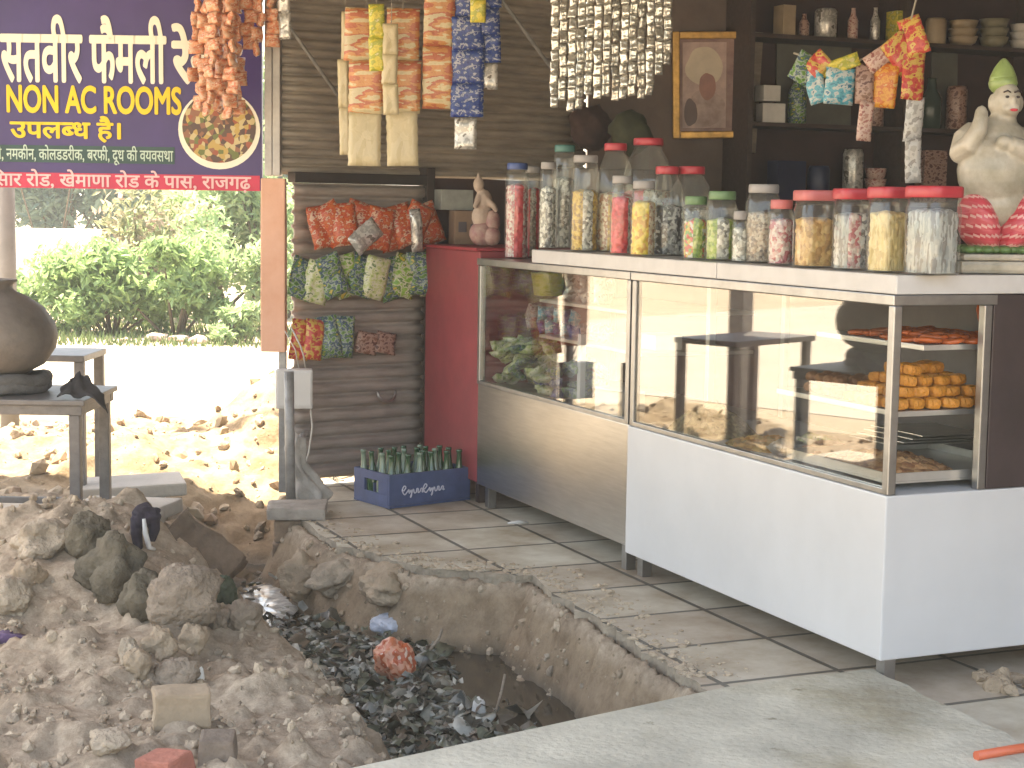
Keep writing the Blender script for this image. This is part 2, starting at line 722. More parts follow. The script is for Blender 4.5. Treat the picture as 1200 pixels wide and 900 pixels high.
def tile_material():
    m = bpy.data.materials.new('stone_floor_tiles')
    m.use_nodes = True
    nt = m.node_tree
    b = nt.nodes['Principled BSDF']
    b.inputs['Roughness'].default_value = 0.55
    tc = nt.nodes.new('ShaderNodeTexCoord')
    mp = nt.nodes.new('ShaderNodeMapping')
    mp.inputs['Location'].default_value = (0.0, -0.205, 0)
    nt.links.new(tc.outputs['Object'], mp.inputs[0])
    br = nt.nodes.new('ShaderNodeTexBrick')
    br.offset = 0
    br.inputs['Scale'].default_value = 1
    br.inputs['Brick Width'].default_value = 0.4
    br.inputs['Row Height'].default_value = 0.4
    br.inputs['Mortar Size'].default_value = 0.011
    br.inputs['Mortar Smooth'].default_value = 0.3
    br.inputs['Color1'].default_value = (0.42, 0.355, 0.285, 1)
    br.inputs['Color2'].default_value = (0.56, 0.53, 0.44, 1)
    br.inputs['Mortar'].default_value = (0.13, 0.12, 0.1, 1)
    nt.links.new(mp.outputs[0], br.inputs[0])
    nz = nt.nodes.new('ShaderNodeTexNoise')
    nz.inputs['Scale'].default_value = 3.5
    nz.inputs['Detail'].default_value = 8
    nz.inputs['Roughness'].default_value = 0.65
    nt.links.new(tc.outputs['Object'], nz.inputs[0])
    rp = nt.nodes.new('ShaderNodeValToRGB')
    rp.color_ramp.elements[0].position, rp.color_ramp.elements[0].color = 0.3, (0.6, 0.5, 0.4, 1)
    rp.color_ramp.elements[1].position, rp.color_ramp.elements[1].color = 0.65, (1.1, 1.1, 1.1, 1)
    nt.links.new(nz.outputs['Fac'], rp.inputs[0])
    mx = nt.nodes.new('ShaderNodeMix')
    mx.data_type = 'RGBA'
    mx.blend_type = 'MULTIPLY'
    mx.inputs[0].default_value = 1
    nt.links.new(br.outputs[0], mx.inputs[6])
    nt.links.new(rp.outputs[0], mx.inputs[7])
    nt.links.new(mx.outputs[2], b.inputs['Base Color'])
    bp = nt.nodes.new('ShaderNodeBump')
    bp.invert = True
    bp.inputs['Distance'].default_value = 0.006
    nt.links.new(br.outputs['Fac'], bp.inputs['Height'])
    b2 = nt.nodes.new('ShaderNodeBump')
    b2.inputs['Strength'].default_value = 0.25
    b2.inputs['Distance'].default_value = 0.004
    nt.links.new(nz.outputs['Fac'], b2.inputs['Height'])
    nt.links.new(bp.outputs[0], b2.inputs['Normal'])
    nt.links.new(b2.outputs[0], b.inputs['Normal'])
    return m


bm.faces.ensure_lookup_table()
for f in bm.faces:
    if abs(f.calc_center_median().z + .025) < .01:
        f.material_index = 1
fl = struct('tiled_floor', bm, [tile_material(), mat('dirty_mortar', (.3, .25, .19), .95, 0, .3, 12, .6, 50)])
fl.location = C0
fl.rotation_euler = (0, 0, TH)

# loose concrete slab bridging the drain
bm = NB()
A_, B_ = Vector((*SLAB_A, 0)), Vector((*SLAB_B, 0))
P1, P2 = gz(1022, 797), gz(1200, 888)
far = (P2 - P1) * 1.6 + P1
near = B_ + (far - P1) * 1.0
poly = []
pts = [B_ + (B_ - A_) * 0.25, B_, A_, P1, P2, far, near + (B_ - A_) * 0.25]
for a, b in zip(pts, pts[1:] + pts[:1]):
    for k in range(8):
        q = a.lerp(b, k / 8)
        n = 0.012 * fb(q.x * 2, q.y * 2, 0.2, 3)
        poly.append((q.x + n, q.y + n))
sheet(bm, poly, 0.004, 0.035)
# hidden thickness: the slab's body hangs into the drain
M_conc = mat('worn_concrete', (0.42, 0.395, 0.325), 0.8, 0, 0.25, 3.2, 0.3, 50, spec=0.3)
nt = M_conc.node_tree
pb = nt.nodes['Principled BSDF']
src = pb.inputs['Base Color'].links[0].from_socket
tc_ = nt.nodes.new('ShaderNodeTexCoord')
for sc_, lo_, hi_, dk in ((1.7, .33, .47, (.72, .68, .6)), (11, .27, .34, (.5, .48, .42)), (70, .3, .42, (.8, .8, .78))):
    n1 = nt.nodes.new('ShaderNodeTexNoise')
    n1.inputs['Scale'].default_value = sc_
    n1.inputs['Detail'].default_value = 7
    n1.inputs['Roughness'].default_value = .65
    nt.links.new(tc_.outputs['Object'], n1.inputs[0])
    r1 = nt.nodes.new('ShaderNodeValToRGB')
    r1.color_ramp.elements[0].position, r1.color_ramp.elements[0].color = lo_, (*dk, 1)
    r1.color_ramp.elements[1].position, r1.color_ramp.elements[1].color = hi_, (1.06, 1.06, 1.06, 1)
    nt.links.new(n1.outputs['Fac'], r1.inputs[0])
    m1 = nt.nodes.new('ShaderNodeMix')
    m1.data_type = 'RGBA'
    m1.blend_type = 'MULTIPLY'
    m1.inputs[0].default_value = 1
    nt.links.new(src, m1.inputs[6])
    nt.links.new(r1.outputs[0], m1.inputs[7])
    src = m1.outputs[2]
nt.links.new(src, pb.inputs['Base Color'])
tag(obj('concrete_slab', bm, M_conc), 'large worn concrete slab bridging the near end of the open drain', 'slab')

# ================================================================== SHOP BUILDING
shop = thing('shop_building', 'open fronted roadside shop with flat roof and dim back wall', 'building', (0, 0, 0))
M_plaster = mat('dim_plaster', (0.16, 0.12, 0.1), 0.9, 0, 0.25, 2, 0.1, 30)
M_roof = mat('roof_sheet', (0.16, 0.14, 0.12), 0.8, 0, 0.15, 3)
bm = NB()
sheet(bm, [(-2.9, 2.8), (4.8, 2.8), (4.8, 10.9), (1.0, 9.6), (-1.1, 8.25), (-2.9, 8.25)], 2.75, 2.87)
obj('roof', bm, M_roof, shop)  # out of view; its reach is shaped for the light beneath
bm = NB()
WB0 = SH0 + SHD * 1.75
sheet(bm, [(WB0.x, WB0.y + 0.05), (WB0.x + 4.4 * math.cos(0.38), WB0.y + 0.05 + 4.4 * math.sin(0.38)), (WB0.x + 4.4 * math.cos(0.38), WB0.y + 0.2 + 4.4 * math.sin(0.38)), (WB0.x, WB0.y + 0.2)], -0.02, 2.748)
obj('back_wall', bm, M_plaster, shop)
bm = NB()
box(bm, (4.3, 1.5, -0.02), (4.42, 10.6, 2.748))
obj('side_wall', bm, M_plaster, shop)  # out of view, added to darken the interior
bm = NB()
for px_ in (-2.75,):
    box(bm, (px_ - 0.05, 7.9, -0.02), (px_ + 0.05, 8.0, 2.748))
    box(bm, (px_ - 0.05, 2.9, -0.02), (px_ + 0.05, 3.0, 2.748))
obj('roof_post', bm, M_grey, shop)

# ---- roller shutter
M_shut = mat('rusty_shutter_steel', (0.36, 0.315, 0.27), 0.55, 0.2, 0.3, 3.5, 0.1, 40, aniso=(1, 1, 5), colr2=(0.46, 0.4, 0.33))
M_shut2 = mat('dull_shutter_steel', (0.33, 0.285, 0.255), 0.55, 0.2, 0.3, 4, 0.1, 40, aniso=(1, 1, 6))


def shutter_bm(length, z0, z1, pitch, depth, sag=0.0):
    b = NB()
    n = int((z1 - z0) / pitch)
    prof = []
    for i in range(n):
        zb = z0 + (z1 - z0) * i / n
        h = (z1 - z0) / n
        for f, d in ((0, -.9), (0.1, -.9), (0.16, .45), (0.3, .85), (0.5, 1.0), (0.7, 0.85), (.84, .45), (0.9, -.7)):
            prof.append((zb + f * h, -d * depth))
    prof.append((z1, 0))
    nx = 12
    cols_ = []
    for k in range(nx + 1):
        xx = length * k / nx
        cols_.append([b.verts.new((xx, d + 0.006 * fb(xx * 2, z * 2, 0.6, 2), z + 0.004 * fb(xx, z * 3, 0.4, 2))) for z, d in prof])
    for A, B in zip(cols_, cols_[1:]):
        for i in range(len(prof) - 1):
            b.faces.new((A[i], B[i], B[i + 1], A[i + 1])).smooth = True
    r = bmesh.ops.extrude_face_region(b, geom=b.faces[:])
    for v in r['geom']:
        if isinstance(v, bmesh.types.BMVert):
            v.co.y += 0.012
    return b


sh = thing('roller_shutter', 'rusty brown corrugated roller shutter closing the far side of the shop', 'shutter', SH0, 0.6)
o_ = obj('upper_curtain', shutter_bm(1.83, 1.5, 2.74, 0.042, 0.012), M_shut, sh, (-.08, 0.03, 0))
o_ = obj('lower_curtain', shutter_bm(0.72, 0.03, 1.46, 0.066, 0.015), M_shut2, sh, (0.0, -0.02, 0))
bm = NB()
box(bm, (-0.01, -0.055, 1.462), (0.72, 0.02, 1.512), 0.004)
obj('bottom_rail', bm, mat('dark_rail', (0.06, 0.05, 0.045), 0.5, 0.5), sh)
bm = NB()
box(bm, (0.722, -0.05, 0.0), (0.77, 0.03, 1.55), 0.004)
obj('guide_rail', bm, mat('dark_rail2', (0.07, 0.055, 0.05), 0.5, 0.4), sh)
bm = NB()
box(bm, (0.775, -0.0, 0.02), (1.75, 0.02, 1.5))
obj('lower_panel', bm, mat('brown_panel', (0.08, 0.045, 0.04), 0.6), sh)
bm = NB()
hp = gpl(450, 459, SH0 + Vector((0.02, -0.05, 0)), Vector((-math.sin(0.6), math.cos(0.6), 0)))
hl = Matrix.Rotation(-0.6, 4, 'Z') @ (hp - SH0)
tube(bm, [(hl.x + 0.05 * math.cos(a), hl.y - 0.025 + 0.012 * math.sin(a), hl.z + 0.045 * math.sin(a)) for a in [PI * 0.95 + PI * 1.1 * i / 12 for i in range(13)]], 0.008, 6)
obj('handle', bm, M_frame, sh)

# steel rail beside the sign and the orange door post
bm = NB()
p0, p1 = gy(311, 206, 7.92), gy(330, 5, 7.92)
box(bm, (0, -0.03, 0), (0.035, 0.03, 1.28), 0.003)
box(bm, (0.04, -0.045, 0), (0.075, 0.045, 1.28), 0.003)
tag(obj('steel_channel', bm, mat('galvanised', (0.38, 0.36, 0.34), 0.5, 0.6, 0.2, 10), None, (p0.x, p0.y, p0.z)), 'grey steel guide channel rising between the signboard and the shutter', 'guide rail')

post = thing('door_post', 'peeling salmon orange plank post beside the sunlit doorway', 'post', (gy(322, 412, 7.8).x, 7.8, 0))
zt, zb = gy(322, 209, 7.8).z, gy(322, 412, 7.8).z
bm = NB()
box(bm, (-0.062, -0.03, zb), (0.052, 0.04, zt), 0.006)
bmesh.ops.subdivide_edges(bm, edges=bm.edges[:], cuts=3, use_grid_fill=True)
for v in bm.verts:
    v.co.x += 0.006 * noise.noise(v.co * 4)
obj('plank', bm, mat('orange_paint', (0.7, 0.33, 0.2), 0.6, 0, 0.15, 3, 0.1, 20, colr2=(0.75, 0.45, 0.33)), post)
bm = NB()
box(bm, (0.02, -0.015, 0.0), (0.055, 0.02, zb), 0.003)
obj('steel_leg', bm, M_grey, post)

# ================================================================== SIGN
YS = 8.1
SG = thing('signboard', 'purple shop signboard with yellow and white lettering hanging above the doorway', 'signboard', (0, YS, 0))


def sp(px, py):
    p = gy(px, py, YS)
    return p.x, p.z


xl, _ = sp(-260, 100)
xR, zB = sp(307, 224)
zT = 2.6
M_sign = mat('sign_purple', (0.045, 0.024, 0.13), 0.4, 0, 0.15, 3)
bm = NB()
box(bm, (xl, 0, zB), (xR, 0.04, zT), 0.004)
obj('board', bm, M_sign, SG)


def strip(name, y0, y1, c, x1=307, pz=0.003):
    a = sp(100, y0)[1]
    b = sp(100, y1)[1]
    bm_ = NB()
    box(bm_, (xl + 0.004, -pz, b), (sp(x1, y0)[0] - 0.006, -0.0005, a))
    obj(name, bm_, c, SG)


strip('red_strip', 203, 221, mat('sign_red', (0.55, 0.02, 0.07), 0.4), 306)
strip('green_strip', 171, 191, mat('sign_green', (0.012, 0.055, 0.05), 0.4), 206)


def text_mesh(txt, bold=0.0, cut=None):
    c = bpy.data.curves.new('lettering', 'FONT')
    c.body = txt
    c.size = 1
    c.resolution_u = 5
    o = bpy.data.objects.new('lettering', c)
    col.objects.link(o)
    dg = bpy.context.evaluated_depsgraph_get()
    me = bpy.data.meshes.new_from_object(o.evaluated_get(dg))
    bpy.data.objects.remove(o)
    b = NB()
    b.from_mesh(me)
    bpy.data.meshes.remove(me)
    if cut is not None:
        mx_ = max(v.co.x for v in b.verts)
        bmesh.ops.bisect_plane(b, geom=b.verts[:] + b.edges[:] + b.faces[:], plane_co=(mx_ * cut, 0, 0), plane_no=(1, 0, 0), clear_outer=True)
    return b


def letters(name, pieces, x0_, x1_, y0_, y1_, m, bold=0.03, depth=0.004):
    """pieces: (text, cut, kerning). Fitted into the photo's box of the writing, thickened by shifted layers"""
    b = NB()
    adv = 0
    for txt, cut, kern in pieces:
        t = text_mesh(txt, 0, cut)
        w = max(v.co.x for v in t.verts)
        tmp = bpy.data.meshes.new('t')
        bmesh.ops.translate(t, verts=t.verts[:], vec=(adv, 0, 0))
        t.to_mesh(tmp)
        t.free()
        b.from_mesh(tmp)
        bpy.data.meshes.remove(tmp)
        adv += w + kern
    mnx, mxx = min(v.co.x for v in b.verts), max(v.co.x for v in b.verts)
    mny, mxy = min(v.co.y for v in b.verts), max(v.co.y for v in b.verts)
    xa, za = sp(x0_, y1_)
    xb, zb_ = sp(x1_, y0_)
    sx, sz = (xb - xa) / (mxx - mnx), (zb_ - za) / (mxy - mny)
    src = bpy.data.meshes.new('t')
    b.to_mesh(src)
    b.free()
    out = NB()
    k = 0
    for dx, dy in ((0, 0), (1, 0), (-1, 0), (0, 1), (0, -1), (0.7, 0.7), (-0.7, 0.7), (0.7, -0.7), (-0.7, -0.7)):
        n0 = len(out.verts)
        out.from_mesh(src)
        out.verts.ensure_lookup_table()
        for v in out.verts[n0:]:
            X, Y = v.co.x + dx * bold, v.co.y + dy * bold * 0.8
            v.co = Vector((xa + (X - mnx) * sx, -depth - k * 0.00025, za + (Y - mny) * sz))
        k += 1
    bpy.data.meshes.remove(src)
    return obj(name, out, m, SG)


M_cream = mat('sign_cream', (0.8, 0.76, 0.62), 0.5, 0, 0.04)
M_yel = mat('sign_yellow', (0.8, 0.55, 0.02), 0.5, 0, 0.04)
M_pale = mat('sign_pale', (0.5, 0.62, 0.52), 0.5, 0, 0.04)
M_pink = mat('sign_pinkwhite', (0.75, 0.5, 0.5), 0.5, 0, 0.04)
letters('headline', [('सतवीर फैमली', None, 0)], 2, 194, 21, 95, M_cream, 0.03)
letters('headline', [('रेस', None, 0)], 203, 258, 30, 97, M_cream, 0.035)
letters('offer_line', [('NON AC ROOMS', None, 0)], 9, 212, 103, 131, M_yel, 0.035)
letters('offer_line', [('उपल', None, -0.02), ('ब', 0.68, -0.03), ('ध है।', None, 0)], 13, 141, 137, 165, M_yel, 0.03)
letters('menu_line', [('टर, दही, नमकीन, कोलडडरीक, बरफी, दूध की वयवसथा', None, 0)], -30, 203, 172, 191, M_pale, 0.012)
letters('address_line', [('हिसार रोड, खेमाणा रोड के पास, राजगढ़', None, 0)], -22, 294, 202, 221, M_pink, 0.02)
# printed dish of food
cx_, cz_ = sp(257, 152)
rr_ = (sp(305, 152)[0] - cx_)
bm = NB()
for r_, y_, mi in ((rr_, -0.0045, 0), (rr_ * 0.9, -0.006, 1)):
    vv = [bm.verts.new((cx_ + r_ * math.cos(2 * PI * k / 40), y_, cz_ + (0.0 if mi == 0 else 0.012) + r_ * 0.96 * math.sin(2 * PI * k / 40))) for k in range(40)]
    bm.faces.new(vv).material_index = mi
obj('printed_dish', bm, [M_cream, pattern('printed_food', [(0.1, 0.05, 0.03), (0.3, 0.07, 0.03), (0.12, 0.14, 0.03), (0.45, 0.3, 0.08), (0.25, 0.1, 0.05), (0.5, 0.4, 0.2), (0.08, 0.04, 0.03)], 42, 0.4, 'voronoi')], SG)

# ================================================================== COUNTERS
CW = 0.72            # depth of the counters
Z0, Z1, Z2 = 0.08, 0.56, 1.13
SJ, SE = 1.61, 3.12


def local_thing(name, label, cat, s, t, z, group=None):
    """x axis along the counter front (away), y axis to the front's outside is -t"""
    p = L(s, t, z)
    return thing(name, label, cat, p, TH, group)


# in a local frame turned by TH: local +x = V (behind the front), local +y = U (away along the counter)
near_c = local_thing('display_counter', 'sweet shop display counter with glossy white front panel and glass case', 'counter', 0, 0, 0)
bm = NB()
box(bm, (0, 0.0, Z0), (CW, SJ - 0.004, Z1), 0.006)
obj('base_cabinet', bm, M_white, near_c)


def posts(parent, s0, s1, W, steel):
    for (t_, s_) in ((0.018, s0 + 0.015), (0.018, s1 - 0.02), (W, s0 + 0.015), (W, s1 - 0.02)):
        b = NB()
        box(b, (t_ - 0.014, s_ - 0.014, Z1 + 0.001), (t_ + 0.014, s_ + 0.014, Z2 - 0.031), 0.003)
        obj('post', b, steel, parent)
    b = NB()
    box(b, (0.0, s0, Z2 - 0.03), (W + 0.03, s1, Z2), 0.003)
    obj('top_rail', b, steel, parent)
    b = NB()
    box(b, (0.004, s0 + 0.004, Z1 + 0.001), (0.03, s1 - 0.006, Z1 + 0.018), 0.002)
    obj('sill_rail', b, steel, parent)


WG = 0.333
posts(near_c, 0.0, SJ - 0.004, WG, M_frame)
bm = NB()
box(bm, (0.012, 0.034, Z1 + 0.02), (0.018, SJ - 0.043, Z2 - 0.032))
obj('front_glass', bm, M_glass, near_c)
bm = NB()
box(bm, (WG + 0.018, 0.002, Z1 + 0.001), (CW, 0.03, Z2 - 0.001), 0.003)
obj('end_panel', bm, M_dark, near_c)
bm = NB()
box(bm, (CW - 0.03, 0.032, Z1 + 0.001), (CW - 0.005, SJ - 0.006, Z2 - 0.032))
obj('back_panel', bm, mat('case_back', (0.1, 0.085, 0.08), 0.5), near_c)
for z_, s0_, s1_, t0_, t1_ in ((0.965, 0.07, 0.62, 0.16, 0.62), (0.77, 0.1, 0.75, 0.10, 0.62)):
    bm = NB()
    box(bm, (t0_, s0_, z_), (t1_, s1_, z_ + 0.016), 0.002)
    obj('shelf', bm, mat('steel_tray', (0.6, 0.59, 0.56), 0.35, 0.8, 0.1, 9), near_c)
for s_, t_ in ((0.04, 0.05), (SJ - 0.07, 0.05), (0.04, CW - 0.06), (SJ - 0.07, CW - 0.06)):
    bm = NB()
    box(bm, (t_ - 0.02, s_ - 0.02, 0.001), (t_ + 0.02, s_ + 0.02, Z0 - 0.001), 0.002)
    obj('leg', bm, M_frame, near_c)

far_c = local_thing('display_counter', 'brushed steel display counter with glass case stocked with small packets', 'counter', 0, 0, 0)
bm = NB()
box(bm, (0.012, SJ + 0.004, Z0 + 0.02), (CW, SE, Z1), 0.004)
obj('base_cabinet', bm, M_steel, far_c)
posts(far_c, SJ + 0.004, SE, CW - 0.03, M_frame)
bm = NB()
box(bm, (0.012, SJ + 0.042, Z1 + 0.02), (0.018, SE - 0.036, Z2 - 0.032))
obj('front_glass', bm, M_glass, far_c)
bm = NB()
box(bm, (0.04, SE - 0.02, Z1 + 0.001), (CW - 0.05, SE - 0.002, Z2 - 0.032))
obj('end_panel', bm, M_red, far_c)
bm = NB()
box(bm, (CW - 0.03, SJ + 0.03, Z1 + 0.001), (CW - 0.01, SE - 0.03, Z2 - 0.032))
obj('back_panel', bm, mat('case_back_red', (0.09, 0.03, 0.03), 0.5), far_c)
for z_, s0_ in ((0.95, SJ + 0.2), (0.795, SJ + 0.2)):
    bm = NB()
    box(bm, (0.16, s0_, z_), (CW - 0.06, SE - 0.34, z_ + 0.014), 0.002)
    obj('shelf', bm, mat('steel_tray', (0.6, 0.59, 0.56)), far_c)
bm = NB()
box(bm, (0.1, SJ + 0.62, Z1 + 0.001), (0.125, SJ + 0.65, 0.85), 0.002)
obj('shelf_support', bm, M_white, far_c)
for s_, t_ in ((SJ + 0.06, 0.05), (SE - 0.08, 0.05), (SE - 0.08, CW - 0.06)):
    bm = NB()
    box(bm, (t_ - 0.02, s_ - 0.02, 0.001), (t_ + 0.02, s_ + 0.02, Z0 + 0.019), 0.002)
    obj('leg', bm, M_frame, far_c)

# marble top slabs
for s0_, s1_, lab in ((-0.004, 0.99, 'white marble top slab carrying the red-lidded jars and the figurine'), (0.994, 2.52, 'white marble top slab carrying the tall candy jars')):
    bm = NB()
    box(bm, (0.004, s0_, Z2 + 0.002), (0.62, s1_, Z2 + 0.056), 0.004)
    tag(obj('marble_slab', bm, M_marble, None, C0, (0, 0, TH)), lab, 'counter top', 'marble slabs on the counters')

# red cabinet at the end
bm = NB()
box(bm, (0.02, SE + 0.012, 0.1), (0.62, SE + 0.72, Z2 + 0.03), 0.006)
rc = thing('red_cabinet', 'deep red painted cabinet between the steel counter and the shutter', 'cabinet', C0, TH)
obj('body', bm, M_red, rc)
for s_ in (SE + 0.06, SE + 0.66):
    for t_ in (0.06, 0.56):
        bm = NB()
        box(bm, (t_ - 0.02, s_ - 0.02, 0.001), (t_ + 0.02, s_ + 0.02, 0.099))
        obj('leg', bm, M_dark, rc)
bm = NB()
box(bm, (0.0, SE + 0.006, Z2 + 0.031), (0.64, SE + 0.75, Z2 + 0.045), 0.003)
obj('top', bm, mat('dark_red_top', (0.25, 0.02, 0.03), 0.5), rc)
#@@MORE@@
# ================================================================== JARS ON THE COUNTER
ZS = Z2 + 0.057
CANDY = {
    'white': pattern('candy_white', [(0.6, 0.58, 0.52), (0.35, 0.34, 0.3), (0.72, 0.7, 0.66), (0.2, 0.19, 0.17)], 82, 0.4, 'voronoi', bump=0.4),
    'gold': pattern('candy_gold', [(0.5, 0.3, 0.04), (0.62, 0.42, 0.08), (0.3, 0.17, 0.03)], 82, 0.35, 'voronoi', bump=0.4),
    'cream': pattern('candy_cream', [(0.6, 0.5, 0.36), (0.7, 0.6, 0.45), (0.4, 0.2, 0.12)], 90, 0.4, 'voronoi', bump=0.4),
    'red': pattern('candy_red', [(0.6, 0.02, 0.03), (0.68, 0.05, 0.07), (0.5, 0.02, 0.03)], 60, 0.35, 'voronoi', bump=0.3),
    'yellow': pattern('candy_yellow', [(0.7, 0.5, 0.03), (0.75, 0.58, 0.1), (0.6, 0.3, 0.02)], 60, 0.35, 'voronoi', bump=0.3),
    'black': pattern('candy_black', [(0.02, 0.02, 0.02), (0.5, 0.48, 0.46), (0.03, 0.03, 0.035), (0.02, 0.015, 0.015)], 90, 0.35, 'voronoi', bump=0.4),
    'silver': pattern('candy_silver', [(0.3, 0.3, 0.3), (0.6, 0.6, 0.58), (0.1, 0.1, 0.1)], 90, 0.3, 'voronoi', bump=0.4),
    'lime': pattern('candy_lime', [(0.3, 0.42, 0.05), (0.5, 0.55, 0.2), (0.18, 0.28, 0.04)], 82, 0.35, 'voronoi', bump=0.4),
    'nuts': pattern('candy_nuts', [(0.36, 0.27, 0.2), (0.2, 0.15, 0.12), (0.5, 0.42, 0.34)], 112, 0.5, 'voronoi', bump=0.4),
    'pink': pattern('candy_pink', [(0.6, 0.38, 0.36), (0.7, 0.6, 0.56), (0.45, 0.12, 0.14)], 90, 0.4, 'voronoi', bump=0.4),
    'rusk': pattern('candy_rusk', [(0.55, 0.32, 0.1), (0.62, 0.4, 0.15), (0.42, 0.22, 0.06)], 67, 0.5, 'voronoi', bump=0.4),
    'biscuit': pattern('candy_biscuit', [(0.62, 0.47, 0.2), (0.66, 0.52, 0.26), (0.5, 0.35, 0.13)], 45, 0.5, 'voronoi', bump=0.3, aniso=(3, 3, 0.6)),
    'pale': pattern('candy_pale', [(0.3, 0.31, 0.3), (0.42, 0.41, 0.39), (0.2, 0.18, 0.17)], 45, 0.45, 'voronoi', aniso=(3, 3, 0.4)),
    'mix': pattern('candy_mix', [(0.6, 0.1, 0.08), (0.6, 0.45, 0.1), (0.15, 0.3, 0.08), (0.7, 0.65, 0.6)], 82, 0.4, 'voronoi', bump=0.4),
}
M_teal = mat('teal_lid', (0.05, 0.16, 0.14), 0.4)
M_green_lid = mat('green_lid', (0.12, 0.22, 0.1), 0.4)
M_grey_lid = mat('grey_lid', (0.3, 0.28, 0.27), 0.4)
M_blue_lid = mat('blue_lid', (0.05, 0.09, 0.25), 0.4)
M_pinklid = mat('faded_red_lid', (0.5, 0.13, 0.13), 0.4, 0, 0.08, 20)


def jar(px0, px1, ptop, pbot, t, shape, lidm, contents, fill, label, name='candy_jar', group='jars on the counter', z=None):
    pc = (px0 + px1) / 2
    p = gt(pc, pbot, t)
    k = F / p.y
    w = (px1 - px0) / k / 2
    base = Vector((p.x, p.y, ZS if z is None else z))
    # height so that the top stands where it does in the photo
    h = 0.0
    zt_ = gpl(pc, ptop, base, Vector((0, 1, 0))).z
    h = zt_ - base.z
    th = thing(name, label, 'jar', base, TH + rnd.uniform(-.2, .2), group)
    lh = 0.03
    seg = 24
    b = NB()
    if shape == 'pet':
        hb = h - lh
        prof = [(w * .9, 0.001), (w * .97, .012), (w, .03), (w, hb * .62), (w * .97, hb * .7), (w * .8, hb * .86), (w * .58, hb * .96), (w * .55, hb)]
        lathe(b, prof, seg)
        obj('body', b, M_pet, th)
        lr = w * .6
        ci = w * .93
        ch = hb * .64 * fill
        sqv = 0
    elif shape == 'square':
        hb = h - lh * 1.1
        prof = [(w * .84, 0.001), (w * .88, .008), (w * .88, hb * .86), (w * .8, hb * .93), (w * .8, hb)]
        lathe(b, prof, 28, sq=5)
        obj('body', b, M_pet, th)
        lr = w * .92
        ci = w * .80
        ch = hb * .9 * fill
        sqv = 5
    else:
        hb = h - lh
        prof = [(w * .93, 0.001), (w, .01), (w, hb * .85), (w * .9, hb * .93), (w * .82, hb)]
        lathe(b, prof, seg)
        obj('body', b, M_pet, th)
        lr = w * .86
        ci = w * .93
        ch = hb * .85 * fill
        sqv = 0
    b = NB()
    lathe(b, [(lr * .97, hb + .0005), (lr, hb + .003), (lr, h - .005), (lr * .95, h)], 28, sq=sqv)
    obj('lid', b, lidm, th)
    b = NB()
    n = 24
    n = 56
    nz_ = max(6, int(ch / .006))
    lathe(b, [(ci * .97, .006)] + [(ci, .01 + (ch - .014) * q / nz_) for q in range(nz_ + 1)] + [(ci * .8, ch), (ci * .4, ch * 1.02)], n, sq=sqv)
    for v in b.verts:
        if v.co.z > .008:
            g_ = noise.cell(v.co * 85 + Vector((px0, 0, 0))) * .0035 + noise.noise(v.co * 120) * .002
            rr_ = math.hypot(v.co.x, v.co.y) + 1e-6
            v.co.x *= 1 + (g_ - .004) / rr_ * .9
            v.co.y *= 1 + (g_ - .004) / rr_ * .9
            if v.co.z > ch * .97:
                v.co.z += noise.noise(v.co * 60) * .008
    for f in b.faces:
        c = f.calc_center_median()
        a = math.atan2(c.y, c.x)
        f.material_index = int((a + PI) / (2 * PI) * 7) % len(contents)
    obj('filling', b, [CANDY[c] for c in contents], th)
    return th


jar(631, 652, 190, 284, .10, 'round', M_grey_lid, ['white', 'silver'], .9, 'narrow clear jar of white sweets at the far end of the marble slab')
jar(646, 674, 170, 286, .2, 'round', M_teal, ['pale', 'white'], .85, 'tall clear jar with a dark teal lid and pale filling')
jar(668, 701, 182, 288, .10, 'round', M_grey_lid, ['gold', 'white'], .8, 'tall clear jar with golden brown sweets and grey lid')
jar(697, 741, 168, 290, .22, 'pet', M_lid, ['cream', 'gold', 'red'], .9, 'big bottle-shouldered jar with red lid and cream and gold sweets')
jar(728, 786, 162, 292, .36, 'pet', M_lid, ['red', 'white', 'cream'], .9, 'tallest red-lidded jar, standing behind the jar of yellow sweets')
jar(714, 742, 206, 294, .07, 'round', M_grey_lid, ['red', 'red', 'white'], .95, 'slim jar packed with bright red sweets')
jar(738, 768, 212, 297, .07, 'round', M_grey_lid, ['yellow', 'yellow', 'cream'], .95, 'slim jar packed with bright yellow sweets')
jar(757, 802, 195, 299, .2, 'pet', M_lid, ['black', 'silver'], .95, 'bottle-shouldered jar with red lid and black and white sweets')
jar(782, 834, 195, 301, .3, 'pet', M_lid, ['silver', 'black', 'pale'], .9, 'bottle-shouldered jar with red lid and silvery sweets, beside the black and white one')
jar(799, 829, 230, 303, .09, 'round', M_green_lid, ['mix', 'lime'], .85, 'short jar with green lid and mixed red and yellow sweets')
jar(826, 863, 224, 305, .12, 'round', M_green_lid, ['lime', 'white', 'lime'], .8, 'short wide jar with green lid and lime green sweets')
jar(857, 876, 247, 306, .09, 'round', M_grey_lid, ['white'], .95, 'smallest clear jar, full of white sweets')
jar(872, 913, 216, 307, .15, 'round', M_grey_lid, ['nuts'], .85, 'clear ridged jar of brown nuts with grey lid')
jar(899, 929, 234, 308, .09, 'round', M_pinklid, ['pink'], .95, 'small jar of pink and white sweets')
jar(929, 976, 223, 311, .09, 'square', M_pinklid, ['rusk'], .82, 'square jar of golden rusk under a faded red lid')
jar(975, 1018, 221, 313, .09, 'square', M_lid, ['pale', 'pink', 'silver'], .88, 'square red-lidded jar of pale and brown biscuits between two golden jars')
jar(1016, 1062, 219, 315, .09, 'square', M_lid, ['biscuit'], .9, 'square red-lidded jar of yellow biscuits')
